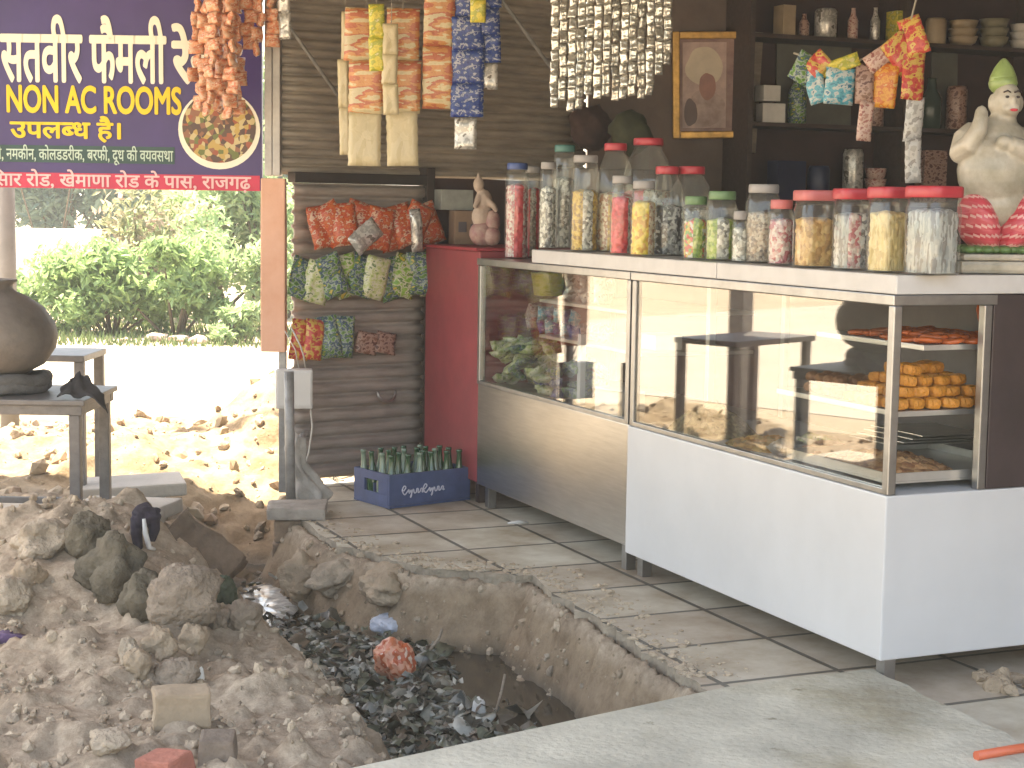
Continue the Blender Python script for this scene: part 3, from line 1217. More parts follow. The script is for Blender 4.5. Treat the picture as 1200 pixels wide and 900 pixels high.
jar(1061, 1121, 218, 318, .12, 'square', M_lid, ['pale'], .93, 'widest square red-lidded jar, beside the laughing figurine')
jar(591, 619, 191, 290, .16, 'round', M_blue_lid, ['pink', 'red'], .97, 'tall tube jar of pink striped sticks with a blue lid', z=Z2 + .002)
jar(613, 633, 195, 288, .28, 'round', M_grey_lid, ['red', 'nuts'], .95, 'slim dark red jar behind the pink striped tube jar', z=Z2 + .002)

# ================================================================== LAUGHING FIGURINE
fp = L(0.12, 0.43, ZS)
fig = thing('figurine', 'large pot-bellied laughing figurine in striped red trousers and green hat', 'figurine', fp, 0.12)
fig.scale = (.9, .9, 1.0)
M_cer = mat('ivory_ceramic', (0.36, 0.335, 0.25), 0.35, 0, 0.4, 10, colr2=(.47, .42, .35))
M_fgreen = mat('green_glaze', (0.2, 0.27, 0.09), 0.35, 0, 0.25, 14)
bm = NB()
for c, r in (((-.015, -.02, .30), (.118, .105, .115)), ((0, 0, .385), (.098, .085, .075)), ((0.0, 0, .2), (.12, .1, .08)), ((.02, -.02, .50), (.047, .05, .058)), ((.015, -.005, .445), (.045, .045, .04)),
             ((.02, -.062, .478), (.03, .018, .018)), ((.02, -.07, .502), (.011, .013, .013)), ((.07, -.01, .497), (.01, .016, .026)), ((-.028, -.01, .497), (.01, .016, .026))):
    ell(bm, c, r, 20)
tube(bm, [(-.075, 0, .41), (-.115, -.01, .385), (-.135, -.03, .35), (-.12, -.065, .37), (-.095, -.08, .415), (-.085, -.075, .45)], [.04, .04, .036, .032, .028, .024], 12)
ell(bm, (-.085, -.07, .455), (.024, .02, .032), 12)
tube(bm, [(.08, 0, .41), (.125, -.02, .37), (.12, -.07, .34), (.06, -.11, .355), (.0, -.115, .375)], [.04, .04, .034, .03, .026], 12)
ell(bm, (-.02, -.112, .38), (.03, .02, .022), 12)
body = obj('body', bm, M_cer, fig)
md = body.modifiers.new('remesh', 'REMESH')
md.mode = 'VOXEL'
md.voxel_size = 0.006
md.use_smooth_shade = True
ms = body.modifiers.new('smooth', 'SMOOTH')
ms.iterations = 4
bm = NB()
ell(bm, (.015, .005, .555), (.046, .05, .035), 16)
lathe(bm, [(.046, .555), (.042, .575), (.03, .6), (.012, .622), (.003, .628)], 16, (.015, .005, 0))
obj('hat', bm, M_fgreen, fig)
bm = NB()
ell(bm, (.002, -.066, .512), (.007, .005, .004), 8)
ell(bm, (.038, -.066, .512), (.007, .005, .004), 8)
for sx in (.002, .038):
    tube(bm, [(sx - .012, -.062, .525), (sx, -.068, .53), (sx + .012, -.062, .525)], .0025, 6)
obj('eyes', bm, mat('dark_paint', (0.03, 0.02, 0.02), 0.4), fig)
bm = NB()
ell(bm, (.02, -.081, .474), (.014, .004, .0045), 10)
obj('mouth', bm, mat('red_glaze', (0.5, 0.03, 0.05), 0.35), fig)
bm = NB()
for k in (-1, 1):
    a = ell(bm, (0, 0, 0), (1, 1, 1), 72)
    for v in a:
        c = v.co.copy()
        band = .5 + .5 * math.cos(c.z * 19 + c.x * k * 2.5)
        f = 1 + .05 * band
        v.co = Vector((k * .062 + c.x * (.066 - .014 * c.z) * f, -.03 + c.y * .088 * f, .15 + c.z * .085 + c.x * k * .03))
    for f_ in {q for v in a for q in v.link_faces}:
        zz = (f_.calc_center_median().z - .15) / .085
        f_.material_index = 1 if math.cos(zz * 19 + 2.6) > .72 else 0
obj('trousers', bm, [pattern('striped_red_glaze', [(.42, .03, .05), (.5, .05, .07), (.52, .08, .1), (.45, .03, .055)], 26, .35, 'noise', aniso=(.15, .15, 1.6)), mat('pale_stripe', (.62, .33, .3), .4)], fig)
bm = NB()
tube(bm, [(.05, -.1, .37), (.08, -.12, .32), (.115, -.1, .26), (.135, -.06, .2)], [.012, .017, .02, .022], 8)
obj('sash', bm, mat('sash_green', (0.1, 0.24, 0.09), 0.35), fig)
bm = NB()
box(bm, (-.15, -.12, .0005), (.16, .12, .038), .012)
box(bm, (-.14, -.112, .0385), (.15, .112, .058), .009)
obj('plinth', bm, M_cer, fig)
bm = NB()
for a in range(9):
    ell(bm, (-.11 + a * .03, -.075 + .012 * (a % 2), .07), (.026, .034, .013), 10)
ell(bm, (0, 0.02, .07), (.13, .09, .02), 14)
obj('leaf_cushion', bm, mat('leaf_glaze', (0.08, 0.16, 0.05), 0.35, 0, 0.3, 20), fig)


# ================================================================== PACKETS
def packet_mesh(name, w, h, d, m, seed=0, flat_ends=True):
    b = NB()
    nx, nz = 7, 10
    sides = []
    for s_ in (-1, 1):
        g = []
        for j in range(nz + 1):
            row = []
            for i in range(nx + 1):
                x, z = i / nx * 2 - 1, j / nz * 2 - 1
                e = max(0, 1 - abs(x) ** 4) * max(0, 1 - abs(z * 1.06) ** 6) if abs(z) < 0.93 else 0
                n = noise.noise(Vector((x * 1.9 + seed * 3.1, z * 2.3 + seed, s_ * 2.0)))
                y = s_ * d * 0.5 * (e ** 0.6 if e > 0 else 0) * (0.85 + 0.5 * n) + s_ * 0.0006 + 0.12 * d * math.sin(3 * z + seed)
                ww = w * 0.5 * (1 - 0.06 * e + 0.03 * math.sin(17 * z + seed))
                row.append(b.verts.new((x * ww, y, z * h * 0.5)))
            g.append(row)
        for j in range(nz):
            for i in range(nx):
                q = (g[j][i], g[j][i + 1], g[j + 1][i + 1], g[j + 1][i])
                b.faces.new(q if s_ < 0 else q[::-1]).smooth = True
        sides.append(g)
    A, B = sides
    loop = lambda g: [g[0][i] for i in range(nx + 1)] + [g[j][nx] for j in range(1, nz + 1)] + [g[nz][i] for i in range(nx - 1, -1, -1)] + [g[j][0] for j in range(nz - 1, 0, -1)]
    la, lb = loop(A), loop(B)
    for i in range(len(la)):
        j = (i + 1) % len(la)
        b.faces.new((la[i], lb[i], lb[j], la[j]))
    return mesh_of(name, b, m)


def prn(name, cols, scale=22, det=6, aniso=(1, 1, 1.4), rough=0.3, metal=0.0):
    return pattern(name, cols, scale * 1.5, rough, 'noise', 'Object', metal, aniso, det=det, bump=.45)


P_cream = pattern('cream_wrap', [(.46, .38, .22), (.5, .42, .26), (.54, .46, .3), (.48, .4, .24)], 14, .3, 'noise', aniso=(1, 1, .3), bump=.35)
P_creamorange = pattern('cream_orange_wrap', [(0.5, 0.42, 0.25), (0.56, 0.46, 0.28), (0.52, 0.24, 0.09), (0.42, 0.12, 0.06), (0.5, 0.42, 0.27), (0.45, 0.36, 0.21)], 13, 0.3, 'noise', aniso=(0.5, 1, 1.8), det=5, bump=.45)
P_yellow = prn('yellow_wrap', [(0.5, 0.42, 0.05), (0.6, 0.5, 0.07), (0.35, 0.36, 0.05), (0.55, 0.5, 0.25)])
P_blue = prn('blue_wrap', [(0.015, 0.03, 0.16), (0.02, 0.05, 0.24), (0.03, 0.06, 0.2), (0.3, 0.32, 0.4), (0.02, 0.04, 0.2)], 30)
P_silver = pattern('silver_wrap', [(0.55, 0.54, 0.5), (0.4, 0.39, 0.37), (0.62, 0.6, 0.57), (0.2, 0.18, 0.16)], 26, 0.28, 'noise', metal=0.4)
P_foil = mat('foil_sachet', (0.62, 0.6, 0.54), 0.25, 0.75, 0.25, 60)
P_orange = prn('orange_wrap', [(0.55, 0.15, 0.07), (0.6, 0.26, 0.14), (0.6, 0.38, 0.26), (0.52, 0.16, 0.08), (0.66, 0.48, 0.37)], 24)
P_redorange = prn('redorange_wrap', [(0.4, 0.05, 0.02), (0.55, 0.14, 0.04), (0.5, 0.07, 0.03), (0.6, 0.4, 0.28), (0.3, 0.03, 0.02)], 26)
P_green = prn('green_wrap', [(0.06, 0.13, 0.04), (0.12, 0.26, 0.05), (0.3, 0.36, 0.3), (0.05, 0.09, 0.16), (0.1, 0.2, 0.05), (0.5, 0.38, 0.08)], 24)
P_lime = prn('lime_wrap', [(.12, .3, .03), (.25, .42, .08), (.5, .5, .36), (.1, .2, .04), (.5, .38, .06)], 20)
P_red = prn('red_wrap', [(0.45, 0.03, 0.04), (0.55, 0.08, 0.06), (0.6, 0.4, 0.1), (0.4, 0.02, 0.05)], 22)
P_teal = prn('teal_wrap', [(0.03, 0.2, 0.3), (0.08, 0.35, 0.45), (0.45, 0.5, 0.5), (0.03, 0.15, 0.25)], 26)
P_brown = prn('brown_wrap', [(0.2, 0.1, 0.07), (0.35, 0.22, 0.18), (0.12, 0.05, 0.04)], 24)
P_pinkw = prn('pink_wrap', [(0.4, 0.2, 0.17), (0.55, 0.38, 0.32), (0.3, 0.1, 0.09)], 28)
P_palegreen = prn('palegreen_wrap', [(0.24, 0.36, 0.1), (0.5, 0.55, 0.26), (0.62, 0.62, 0.46), (0.14, 0.22, 0.08)], 26)
P_org = prn('deep_orange_wrap', [(0.6, 0.22, 0.02), (0.65, 0.3, 0.04), (0.55, 0.14, 0.02), (0.6, 0.4, 0.15)], 26)
P_clear = pattern('clear_tail_wrap', [(0.4, 0.39, 0.38), (0.55, 0.54, 0.53), (0.3, 0.28, 0.27)], 30, 0.2)
M_string = mat('string', (0.3, 0.27, 0.22), 0.8)


def hang_strip(pxc, ptop, pbot, Y, pxw, n, meshmat, label, group, last=None, sway=0.02, twist=0.15, name='snack_packet_strip', gap=0.97, top_z=2.748, dd=0.022):
    """packets joined end to end, hung by a string from the roof"""
    pb, pt = gy(pxc, pbot, Y), gy(pxc, ptop, Y)
    H = pt.z - pb.z
    h = H / n
    w = pxw / F * Y
    th = thing(name, label, 'snack packets', (pb.x, Y, pb.z), 0, group)
    me = [packet_mesh('packet', w, h * 1.02, dd, meshmat, rnd.random() * 9) for _ in range(2)]
    for i in range(n):
        mm = me[i % 2]
        if last and i == 0:
            mm = packet_mesh('packet', w * last[1], h * last[2], 0.02, last[0], rnd.random() * 9)
        o = obj('packet', mm, None, th, (sway * noise.noise(Vector((pxc * .1, i * .7, 1))), rnd.uniform(-.006, .006), (i + .5) * h), (rnd.uniform(-.06, .06), rnd.uniform(-.04, .04), rnd.uniform(-twist, twist) + (0 if twist < .5 else rnd.uniform(-1, 1))))
    b = NB()
    zt_ = top_z - pb.z
    tube(b, [(0, 0, H - .004), (0.0, 0, zt_)], 0.0018, 5)
    obj('string', b, M_string, th)
    return th


def obj_fix():
    pass


G1 = 'snack packet strips hanging before the shutter'
hang_strip(404, 14, 181, 7.55, 13, 3, P_cream, 'narrow plain cream packet strip hanging beside the steel rod', G1)
hang_strip(428, 10, 193, 7.5, 42, 3, P_creamorange, 'broad cream and orange packet strip next to the narrow cream one', G1, (P_cream, .9, 1.05))
hang_strip(471, 10, 193, 7.5, 38, 3, P_creamorange, 'broad cream and orange packet strip in the middle of the bunch', G1, (P_cream, .95, 1.05))
hang_strip(513, -20, 127, 7.5, 36, 2, P_creamorange, 'shorter cream and orange packet strip beside the blue ones', G1)
hang_strip(441, 5, 83, 7.38, 18, 2, P_yellow, 'small yellow packet strip in front of the cream packets', G1)
hang_strip(458, 28, 134, 7.38, 18, 3, P_cream, 'slim pale strip hanging in front of the cream and orange packets', G1)
hang_strip(547, -20, 176, 7.5, 38, 5, P_blue, 'long blue packet strip ending in a white packet', G1, (P_silver, .68, .95))
hang_strip(574, -24, 106, 7.52, 26, 4, P_blue, 'shorter blue packet strip ending in a grey packet', G1, (P_silver, .7, .95))
hang_strip(560, -30, 26, 7.4, 18, 2, P_yellow, 'tiny yellow-green packet pair above the blue strips', G1)

G2 = 'orange packet strips hanging before the signboard'
bl = ['outermost orange packet strip over the dish picture, nearest the white headline', 'second orange strip of the big bunch over the signboard', 'third orange strip of the big bunch over the signboard', 'longest orange strip of the big bunch', 'orange strip of the big bunch nearest the small bunch', 'shorter orange strip in front of the big bunch', 'shorter orange strip in front of the bunch, nearest the dish', 'rearmost orange strip of the big bunch']
for i, (x, pb, Y) in enumerate(((231, 128, 7.75), (242, 136, 7.7), (254, 130, 7.72), (265, 139, 7.68), (278, 134, 7.75), (248, 122, 7.6), (271, 126, 7.58), (260, 133, 7.82))):
    hang_strip(x, -18, pb, Y, 19, 9, P_orange, bl[i], G2, None, .035, 1.6, dd=.035)
for i, (x, pb, Y) in enumerate(((291, 58, 7.75), (304, 66, 7.7), (317, 55, 7.72))):
    hang_strip(x, -20, pb, Y, 18, 5, P_orange, ['short orange strip of the small bunch, next to the big bunch', 'longest orange strip of the small bunch', 'short orange strip of the small bunch, nearest the steel channel'][i], G2, None, .03, 1.6, dd=.035)
hang_strip(333, -15, 46, 7.7, 14, 2, P_silver, 'grey-white packet pair hanging at the top of the steel channel', G1)

# foil sachet curtain
G3 = 'foil sachet strips'
sw_, sh_ = 0.033, 0.0455
sme = [packet_mesh('sachet', sw_, sh_, 0.014, P_foil, k * 1.7) for k in range(3)]
for i in range(14):
    px = 649 + i * 10.2
    Y = 6.75 + 0.05 * math.sin(i * 2.1) - i * 0.012
    pbot = (126, 118, 131, 128, 112, 116, 113, 118, 116, 113, 116, 112, 88, 76)[i]
    p = gy(px, pbot, Y)
    th = thing('sachet_strip', 'strip of shiny foil sachets, number %s from the shutter in the hanging curtain' % ('one two three four five six seven eight nine ten eleven twelve thirteen fourteen'.split()[i]), 'sachets', (p.x, Y, p.z), 0, G3)
    n = 11
    for k in range(n):
        obj('sachet', sme[(i + k) % 3], None, th, (rnd.uniform(-.003, .003), rnd.uniform(-.005, .005), (k + .5) * sh_), (rnd.uniform(-.25, .25), rnd.uniform(-.12, .12), rnd.uniform(-.5, .5)))
    b = NB()
    tube(b, [(0, 0, n * sh_ - .003), (0, 0, 2.748 - p.z)], 0.0015, 5)
    obj('string', b, M_string, th)

# bags clipped in rows on the shutter
NSH = Vector((-math.sin(0.6), math.cos(0.6), 0))


def bag(px, py, pw, ph, m, off, roll, label, group, name='snack_bag', d=.05):
    p = gpl(px, py, SH0 - NSH * off, NSH)
    k = F / p.y
    o = obj(name, packet_mesh('bag', pw / k / .85, ph / k, d, m, rnd.random() * 9), None, None, p, (rnd.uniform(-.2, .1), roll, 0.6 + rnd.uniform(-.25, .15)))
    return tag(o, label, 'snack bag', group)


ORD = 'first second third fourth fifth sixth seventh eighth ninth tenth'.split()
for i in range(10):
    bag(376 + i * 13.9, 264 + rnd.uniform(-6, 6), 27, 50, P_redorange, .1 + .02 * (i % 3), rnd.uniform(-.6, .6), 'orange-red snack bag, %s from the post in the top row' % ORD[i], 'orange bags in the top row on the shutter')
bag(428, 277, 22, 42, P_silver, .2, .9, 'white and grey snack bag lying slantwise across the orange row', 'white bags among the orange row')
bag(488, 270, 13, 50, P_silver, .2, -.1, 'narrow white strip packet hanging upright in the orange row', 'white bags among the orange row')
for i in range(10):
    bag(354 + i * 17.2, 328 - i * .6 + rnd.uniform(-4, 4), 28, 50, (P_green, P_palegreen, P_green, P_lime)[i % 4], .1 + .02 * (i % 3), rnd.uniform(-.4, .4), 'green snack bag, %s from the post in the middle row' % ORD[i], 'green bags in the middle row on the shutter')
for i in range(2):
    bag(352 + i * 16, 398, 22, 48, P_red, .1 + .03 * i, rnd.uniform(-.2, .2), 'red snack bag in the lowest row, %s' % ('touching the orange post' if i == 0 else 'next to the green bag'), 'bags in the lowest row on the shutter')
for i in range(2):
    bag(385 + i * 17, 395, 24, 50, P_green, .12, rnd.uniform(-.2, .2), 'green snack bag in the lowest row, %s' % ('next to the red bags' if i == 0 else 'next to the dark flat packets'), 'bags in the lowest row on the shutter')
for i in range(2):
    bag(430 + i * 22, 402, 24, 26, P_brown, .09, .2, 'dull brown flat packet in the lowest row, %s' % ('beside the green bag' if i == 0 else 'last of its row'), 'bags in the lowest row on the shutter', d=.02)

# steel stays before the shutter
for (a, b_, lab) in (((338, 30, 7.8), (396, 112, 7.8), 'thin diagonal steel stay beside the cream packets'), ((594, 8, 7.6), (652, 88, 7.6), 'thin diagonal steel stay beside the foil sachets')):
    p, q = gy(*a), gy(*b_)
    bm = NB()
    dirn = (p - q)
    p2 = p + dirn * max(0, (2.748 - p.z) / dirn.z)
    tube(bm, [p2, q], 0.0085, 8)
    tag(obj('steel_stay', bm, M_grey), lab, 'stay', 'diagonal steel stays')

# colourful packets strung along a line behind the jars
G4 = 'bright packets strung on a line'
for (px, py, pw, ph, m, rl, lab) in (
        (942, 80, 26, 36, P_green, .5, 'green and red packet at the low end of the sagging string'),
        (955, 98, 22, 46, P_teal, -.3, 'teal and white packet beside the green one on the sagging string'),
        (958, 76, 24, 30, P_red, .8, 'small red and white packet above the teal ones'),
        (984, 101, 36, 42, P_teal, .05, 'bright blue square packet on the sagging string'),
        (985, 76, 44, 16, P_yellow, -.35, 'olive yellow packet edge above the blue square packet'),
        (1013, 98, 21, 46, P_brown, .0, 'brown packet between the blue and the orange ones'),
        (1014, 142, 18, 46, P_pinkw, .05, 'dull pink packet dangling below the brown one'),
        (1037, 100, 28, 52, P_org, .08, 'bright orange packet hanging next to the red strip'),
        (1031, 68, 36, 22, P_pinkw, -.6, 'pink packet folded over the string above the orange one'),
        (1056, 62, 34, 44, P_red, -.7, 'upper red and yellow packet on the steep part of the string'),
        (1071, 42, 26, 46, P_red, -.35, 'topmost red packet on the steep part of the string'),
        (1070, 88, 28, 58, P_red, .08, 'big red and yellow packet at the end of the strip'),
        (1071, 140, 22, 52, P_clear, .05, 'upper clear empty wrapper dangling from the red packet'),
        (1070, 188, 19, 52, P_clear, -.05, 'lower clear empty wrapper dangling just above a jar lid')):
    p = gy(px, py, 6.3)
    k = F / 6.3
    o = obj('snack_packet', packet_mesh('packet', pw / k, ph / k, .02, m, rnd.random() * 9), None, None, p, (rnd.uniform(-.15, .15), rl, rnd.uniform(-.4, .3)))
    tag(o, lab, 'snack packet', G4)
bm = NB()
tube(bm, [gy(930, 62, 6.31), gy(960, 72, 6.31), gy(1000, 74, 6.31), gy(1040, 56, 6.31), gy(1066, 30, 6.31), gy(1076, -10, 6.31), Vector((gy(1078, -10, 6.31).x, 6.31, 2.748))], 0.004, 6)
tag(obj('hanging_line', bm, M_string), 'sagging string that carries the bright packets behind the jars', 'string')

# ================================================================== BACK WALL SHELVING
BA = 0.38
WD = Vector((math.cos(BA), math.sin(BA), 0))
WN = Vector((-math.sin(BA), math.cos(BA), 0))
WP = Vector((WB0.x, WB0.y + 0.05, 0))


def onwall(px, py, off):
    return gpl(px, py, WP - WN * off, WN)


wx = lambda p: (p - WP).dot(WD)
xa = wx(onwall(880, 100, .25))
shv = thing('wall_shelving', 'dark wooden wall shelving crowded with goods at the back of the shop', 'shelving', WP, BA)
M_shelf = mat('dark_shelf_wood', (0.055, 0.035, 0.028), 0.6, 0, 0.3, 6, aniso=(1, 6, 6))
SHZ = [onwall(1000, y, .2).z for y in (47, 148, 236)]
for z_ in SHZ:
    bm = NB()
    box(bm, (xa, -.28, z_ - .022), (xa + 2.3, -.012, z_))
    obj('shelf', bm, M_shelf, shv)
for x_ in (xa - .03, xa + .95, xa + 1.9):
    bm = NB()
    box(bm, (x_, -.285, 0.0), (x_ + .028, -.012, 2.72))
    obj('upright', bm, M_shelf, shv)
bm = NB()
box(bm, (xa, -.0115, 0.0), (xa + 2.3, -.002, 2.72))
obj('back_board', bm, mat('back_board_brown', (0.05, 0.025, 0.022), 0.7), shv)


def shelf_item(px, py, pw, ph, kind, m, label, cat, group, row=None, off=.2):
    p = onwall(px, py + ph / 2, off)
    if row is not None:
        # rest on the board
        p = onwall(px, 100, off)
        p.z = SHZ[row] + .001
    k = F / p.y
    w, h = pw / k, ph / k
    b = NB()
    if kind == 'box':
        box(b, (-w / 2, -.05, 0), (w / 2, .05, h), .003)
    elif kind == 'bottle':
        lathe(b, [(w * .45, 0), (w * .5, .005), (w * .5, h * .6), (w * .25, h * .78), (w * .2, h * .95), (w * .22, h)], 14)
    elif kind == 'can':
        lathe(b, [(w * .46, 0), (w * .5, .006), (w * .5, h * .9), (w * .42, h)], 16)
    elif kind == 'bowl':
        for q in range(3):
            lathe(b, [(w * .25, h * .3 * q), (w * .42, h * .3 * q + h * .12), (w * .5, h * .3 * q + h * .36), (w * .46, h * .3 * q + h * .36), (w * .36, h * .3 * q + h * .15)], 16)
    o = obj({'box': 'carton', 'bottle': 'bottle', 'can': 'tin', 'bowl': 'bowl_stack'}[kind], b, m, None, p, (0, 0, BA + rnd.uniform(-.15, .15)))
    return tag(o, label, cat, group)


M_tan = mat('tan_card', (0.34, 0.26, 0.17), 0.6, 0, 0.15, 10)
M_wcard = mat('white_card', (0.6, 0.58, 0.55), 0.5, 0, 0.1, 14)
GT, GM, GB = 'goods on the top shelf', 'goods on the middle shelf', 'goods on the low shelf'
for px, pw, ph, kind, m, lab in (
        (917, 17, 34, 'box', M_tan, 'tan carton standing at the start of the top shelf'),
        (940, 12, 26, 'bottle', P_brown, 'thin brown bottle beside the tan carton on the top shelf'),
        (965, 26, 33, 'can', P_silver, 'pale round tin on the top shelf'),
        (997, 12, 36, 'bottle', P_pinkw, 'pink and white bottle on the top shelf'),
        (1023, 11, 38, 'bottle', P_silver, 'white spotted bottle on the top shelf'),
        (1048, 15, 35, 'box', P_yellow, 'yellow carton on the top shelf'),
        (1094, 24, 30, 'can', M_tan, 'brown tin behind the red packet strip on the top shelf'),
        (1126, 34, 30, 'bowl', M_tan, 'stack of tan bowls on the top shelf'),
        (1162, 34, 34, 'bowl', mat('olive_ware', (0.22, 0.2, 0.13), 0.5), 'stack of olive bowls above the figurine'),
        (1195, 28, 30, 'bowl', M_wcard, 'stack of whitish bowls at the end of the top shelf')):
    shelf_item(px, 0, pw, ph, kind, m, lab, 'goods', GT, 0)
for px, pw, ph, kind, m, lab in (
        (904, 28, 22, 'box', M_wcard, 'squat white carton on the middle shelf beside the picture'),
        (935, 22, 60, 'bottle', P_green, 'green bottle behind the strung packets on the middle shelf'),
        (1026, 22, 42, 'can', P_brown, 'brown tin on the middle shelf'),
        (1092, 26, 58, 'bottle', mat('dark_bottle', (0.03, 0.05, 0.04), 0.25), 'dark bottle beside the clear wrapper on the middle shelf'),
        (1122, 24, 50, 'can', P_brown, 'second brown tin near the figurine on the middle shelf')):
    shelf_item(px, 0, pw, ph, kind, m, lab, 'goods', GM, 1)
for px, pw, ph, kind, m, lab in (
        (925, 40, 45, 'box', mat('navy_card', (0.012, 0.018, 0.06), 0.5), 'navy carton on the low shelf behind the nut jar'),
        (963, 26, 40, 'can', mat('navy_tin', (0.02, 0.03, 0.08), 0.4), 'navy tin on the low shelf'),
        (1003, 24, 60, 'can', P_silver, 'grey round tin on the low shelf'),
        (1030, 26, 40, 'bowl', P_pinkw, 'stack of pinkish bowls on the low shelf'),
        (1095, 30, 60, 'box', P_brown, 'brown carton on the low shelf near the figurine')):
    shelf_item(px, 0, pw, ph, kind, m, lab, 'goods', GB, 2)
shelf_item(900, 0, 22, 18, 'box', M_wcard, 'small white carton standing on the squat white one', 'goods', GM, 1).location.z += .115
# sheets of glass leaning on the shelves
for (px, pw, row, lab) in ((955, 100, 1, 'large grey-green glass sheet leaning behind the strung packets'), (1108, 36, 1, 'narrow grey-green glass sheet leaning near the figurine')):
    p = onwall(px, 100, .05)
    p.z = SHZ[row] + .002
    k = F / p.y
    bm = NB()
    box(bm, (-pw / k / 2, -.004, 0), (pw / k / 2, .004, 95 / k))
    tag(obj('glass_sheet', bm, mat('dull_glass', (0.13, 0.13, 0.11), 0.2), None, p, (-.05, 0, BA)), lab, 'glass sheet', 'glass sheets on the shelves')

# framed picture on its board
pf = onwall(829, 100, .06)
k = F / pf.y
fr = thing('framed_picture', 'framed portrait picture with gold frame hanging above the candy jars', 'picture', pf, 0.12)
w, h = 84 / k, 122 / k
rm = Matrix.Rotation(-0.03, 4, 'Y')
bm = NB()
fwid = .04
for a, b_ in (((-w / 2, -.03, -h / 2), (-w / 2 + fwid, 0, h / 2)), ((w / 2 - fwid, -.03, -h / 2), (w / 2, 0, h / 2)), ((-w / 2 + fwid, -.03, h / 2 - fwid), (w / 2 - fwid, 0, h / 2)), ((-w / 2 + fwid, -.03, -h / 2), (w / 2 - fwid, 0, -h / 2 + fwid))):
    box(bm, a, b_, .006, rm)
obj('frame', bm, mat('old_gold', (0.42, 0.24, 0.07), 0.35, 0.7, 0.45, 14), fr)
bm = NB()
box(bm, (-w / 2 + fwid, -.012, -h / 2 + fwid), (w / 2 - fwid, -.004, h / 2 - fwid), 0, rm)
obj('print', bm, mat('print_maroon', (0.2, 0.05, 0.05), 0.35, 0, 0.5, 5, colr2=(0.36, 0.22, 0.18)), fr)
bm = NB()
iw, ih = w / 2 - fwid, h / 2 - fwid


def shape(pts_, mi):
    vv = [bm.verts.new(rm @ Vector((a * iw, -.0125 - .0008 * mi, c * ih))) for a, c in pts_]
    bm.faces.new(vv).material_index = mi


def smooth_shape(cx, cy, rx, ry, mi, sd):
    shape([(cx + rx * (1 + .16 * noise.noise(Vector((math.cos(a) * 1.3, math.sin(a) * 1.3, sd)))) * math.cos(a), cy + ry * (1 + .16 * noise.noise(Vector((math.cos(a) * 1.3, math.sin(a) * 1.3, sd + 4)))) * math.sin(a)) for a in [2 * PI * q / 36 for q in range(36)]], mi)


shape([(-.9, -.93), (.62, -.93), (.66, .93), (-.88, .93)], 0)
smooth_shape(-.12, .4, .66, .42, 1, 1)
smooth_shape(-.08, -.5, .66, .4, 2, 2)
smooth_shape(-.02, -.02, .3, .3, 3, 3)
smooth_shape(-.62, -.6, .24, .3, 4, 5)
obj('printed_figure', bm, [mat('print_rose', (0.42, 0.29, 0.25), 0.4, 0, 0.35, 9), mat('print_cream', (0.55, 0.46, 0.35), 0.4, 0, .15, 9), mat('print_dusk', (0.36, 0.22, 0.2), 0.4, 0, 0.4, 12, colr2=(.5, .36, .3)), mat('print_face', (0.3, 0.13, 0.1), 0.4, 0, .25, 14), mat('print_dark', (0.1, 0.05, 0.04), 0.4)], fr)
p = onwall(876, 108, .02)
bm = NB()
box(bm, (-.12, -.012, -.33), (.07, .012, .33), .002)
tag(obj('wooden_board', bm, M_wood, None, p, (0, .04, BA)), 'weathered brown board fixed to the wall behind the gold-framed picture', 'board')
# dark sacks on the ledge under the sachets
for (px, py, r_, lab, m) in ((690, 152, 21, 'dark brown bulging sack behind the candy jars', mat('dark_sack', (0.07, 0.04, 0.035), 0.8, 0, 0.3, 12)), (740, 156, 20, 'dark olive bulging sack beside the brown one behind the jars', mat('olive_sack', (0.05, 0.055, 0.03), 0.8, 0, 0.3, 12))):
    p = gt(px, py, .95)
    k = F / p.y
    bm = NB()
    blob(bm, (0, 0, 0), (r_ / k * 1.2, r_ / k, r_ / k * 1.2), px * .01, .25, 3, 0, 1.5, True)
    tag(obj('sack', bm, m, None, p), lab, 'sack', 'sacks behind the jars')
p = gt(715, 168, .95)
bm = NB()
box(bm, (-.3, -.2, 0.002), (.3, .2, p.z - 30 / F * p.y), .01)
tag(obj('wooden_cabinet', bm, M_shelf, None, (p.x + .02, p.y + .06, 0), (0, 0, TH)), 'dark wooden cabinet behind the counter holding two sacks', 'cabinet')

# ================================================================== THINGS ON THE RED CABINET
zt_ = Z2 + 0.046


def on_red(px, t):
    p = gt(px, 287, t)
    return Vector((p.x, p.y, zt_))


p = on_red(552, .25)
bm = NB()
box(bm, (-.1, -.07, 0), (.1, .07, .165), .004)
bx_ = thing('cardboard_box', 'brown cardboard box with dark stamp standing on the red cabinet', 'box', p, .25)
obj('carton', bm, mat('cardboard', (0.24, 0.16, 0.11), 0.8, 0, 0.15, 8), bx_)
bm = NB()
box(bm, (-.02, -.0725, .05), (.02, -.0705, .1))
box(bm, (-.08, -.0725, .06), (-.04, -.0705, .11))
obj('stamp', bm, mat('ink_grey', (0.09, 0.08, 0.09), 0.7), bx_)
bm = NB()
box(bm, (-.085, -.05, .0), (.085, .05, .1), .003)
tag(obj('carton', bm, mat('grey_card', (0.3, 0.31, 0.28), 0.7, 0, 0.2, 12), None, (p.x - .09, p.y + .06, zt_ + .167), (0, 0, .4)), 'pale grey carton on top of the brown cardboard box', 'box')
p = on_red(566, .12)
fg2 = thing('small_figurine', 'small beige figurine with pink skirt on the red cabinet', 'figurine', (p.x, p.y, zt_), .2)
fg2.scale = (.8, .8, .82)
bm = NB()
ell(bm, (0, 0, .25), (.055, .045, .075), 14)
ell(bm, (-.01, 0, .17), (.06, .05, .07), 14)
ell(bm, (-.03, 0, .35), (.032, .03, .045), 14)
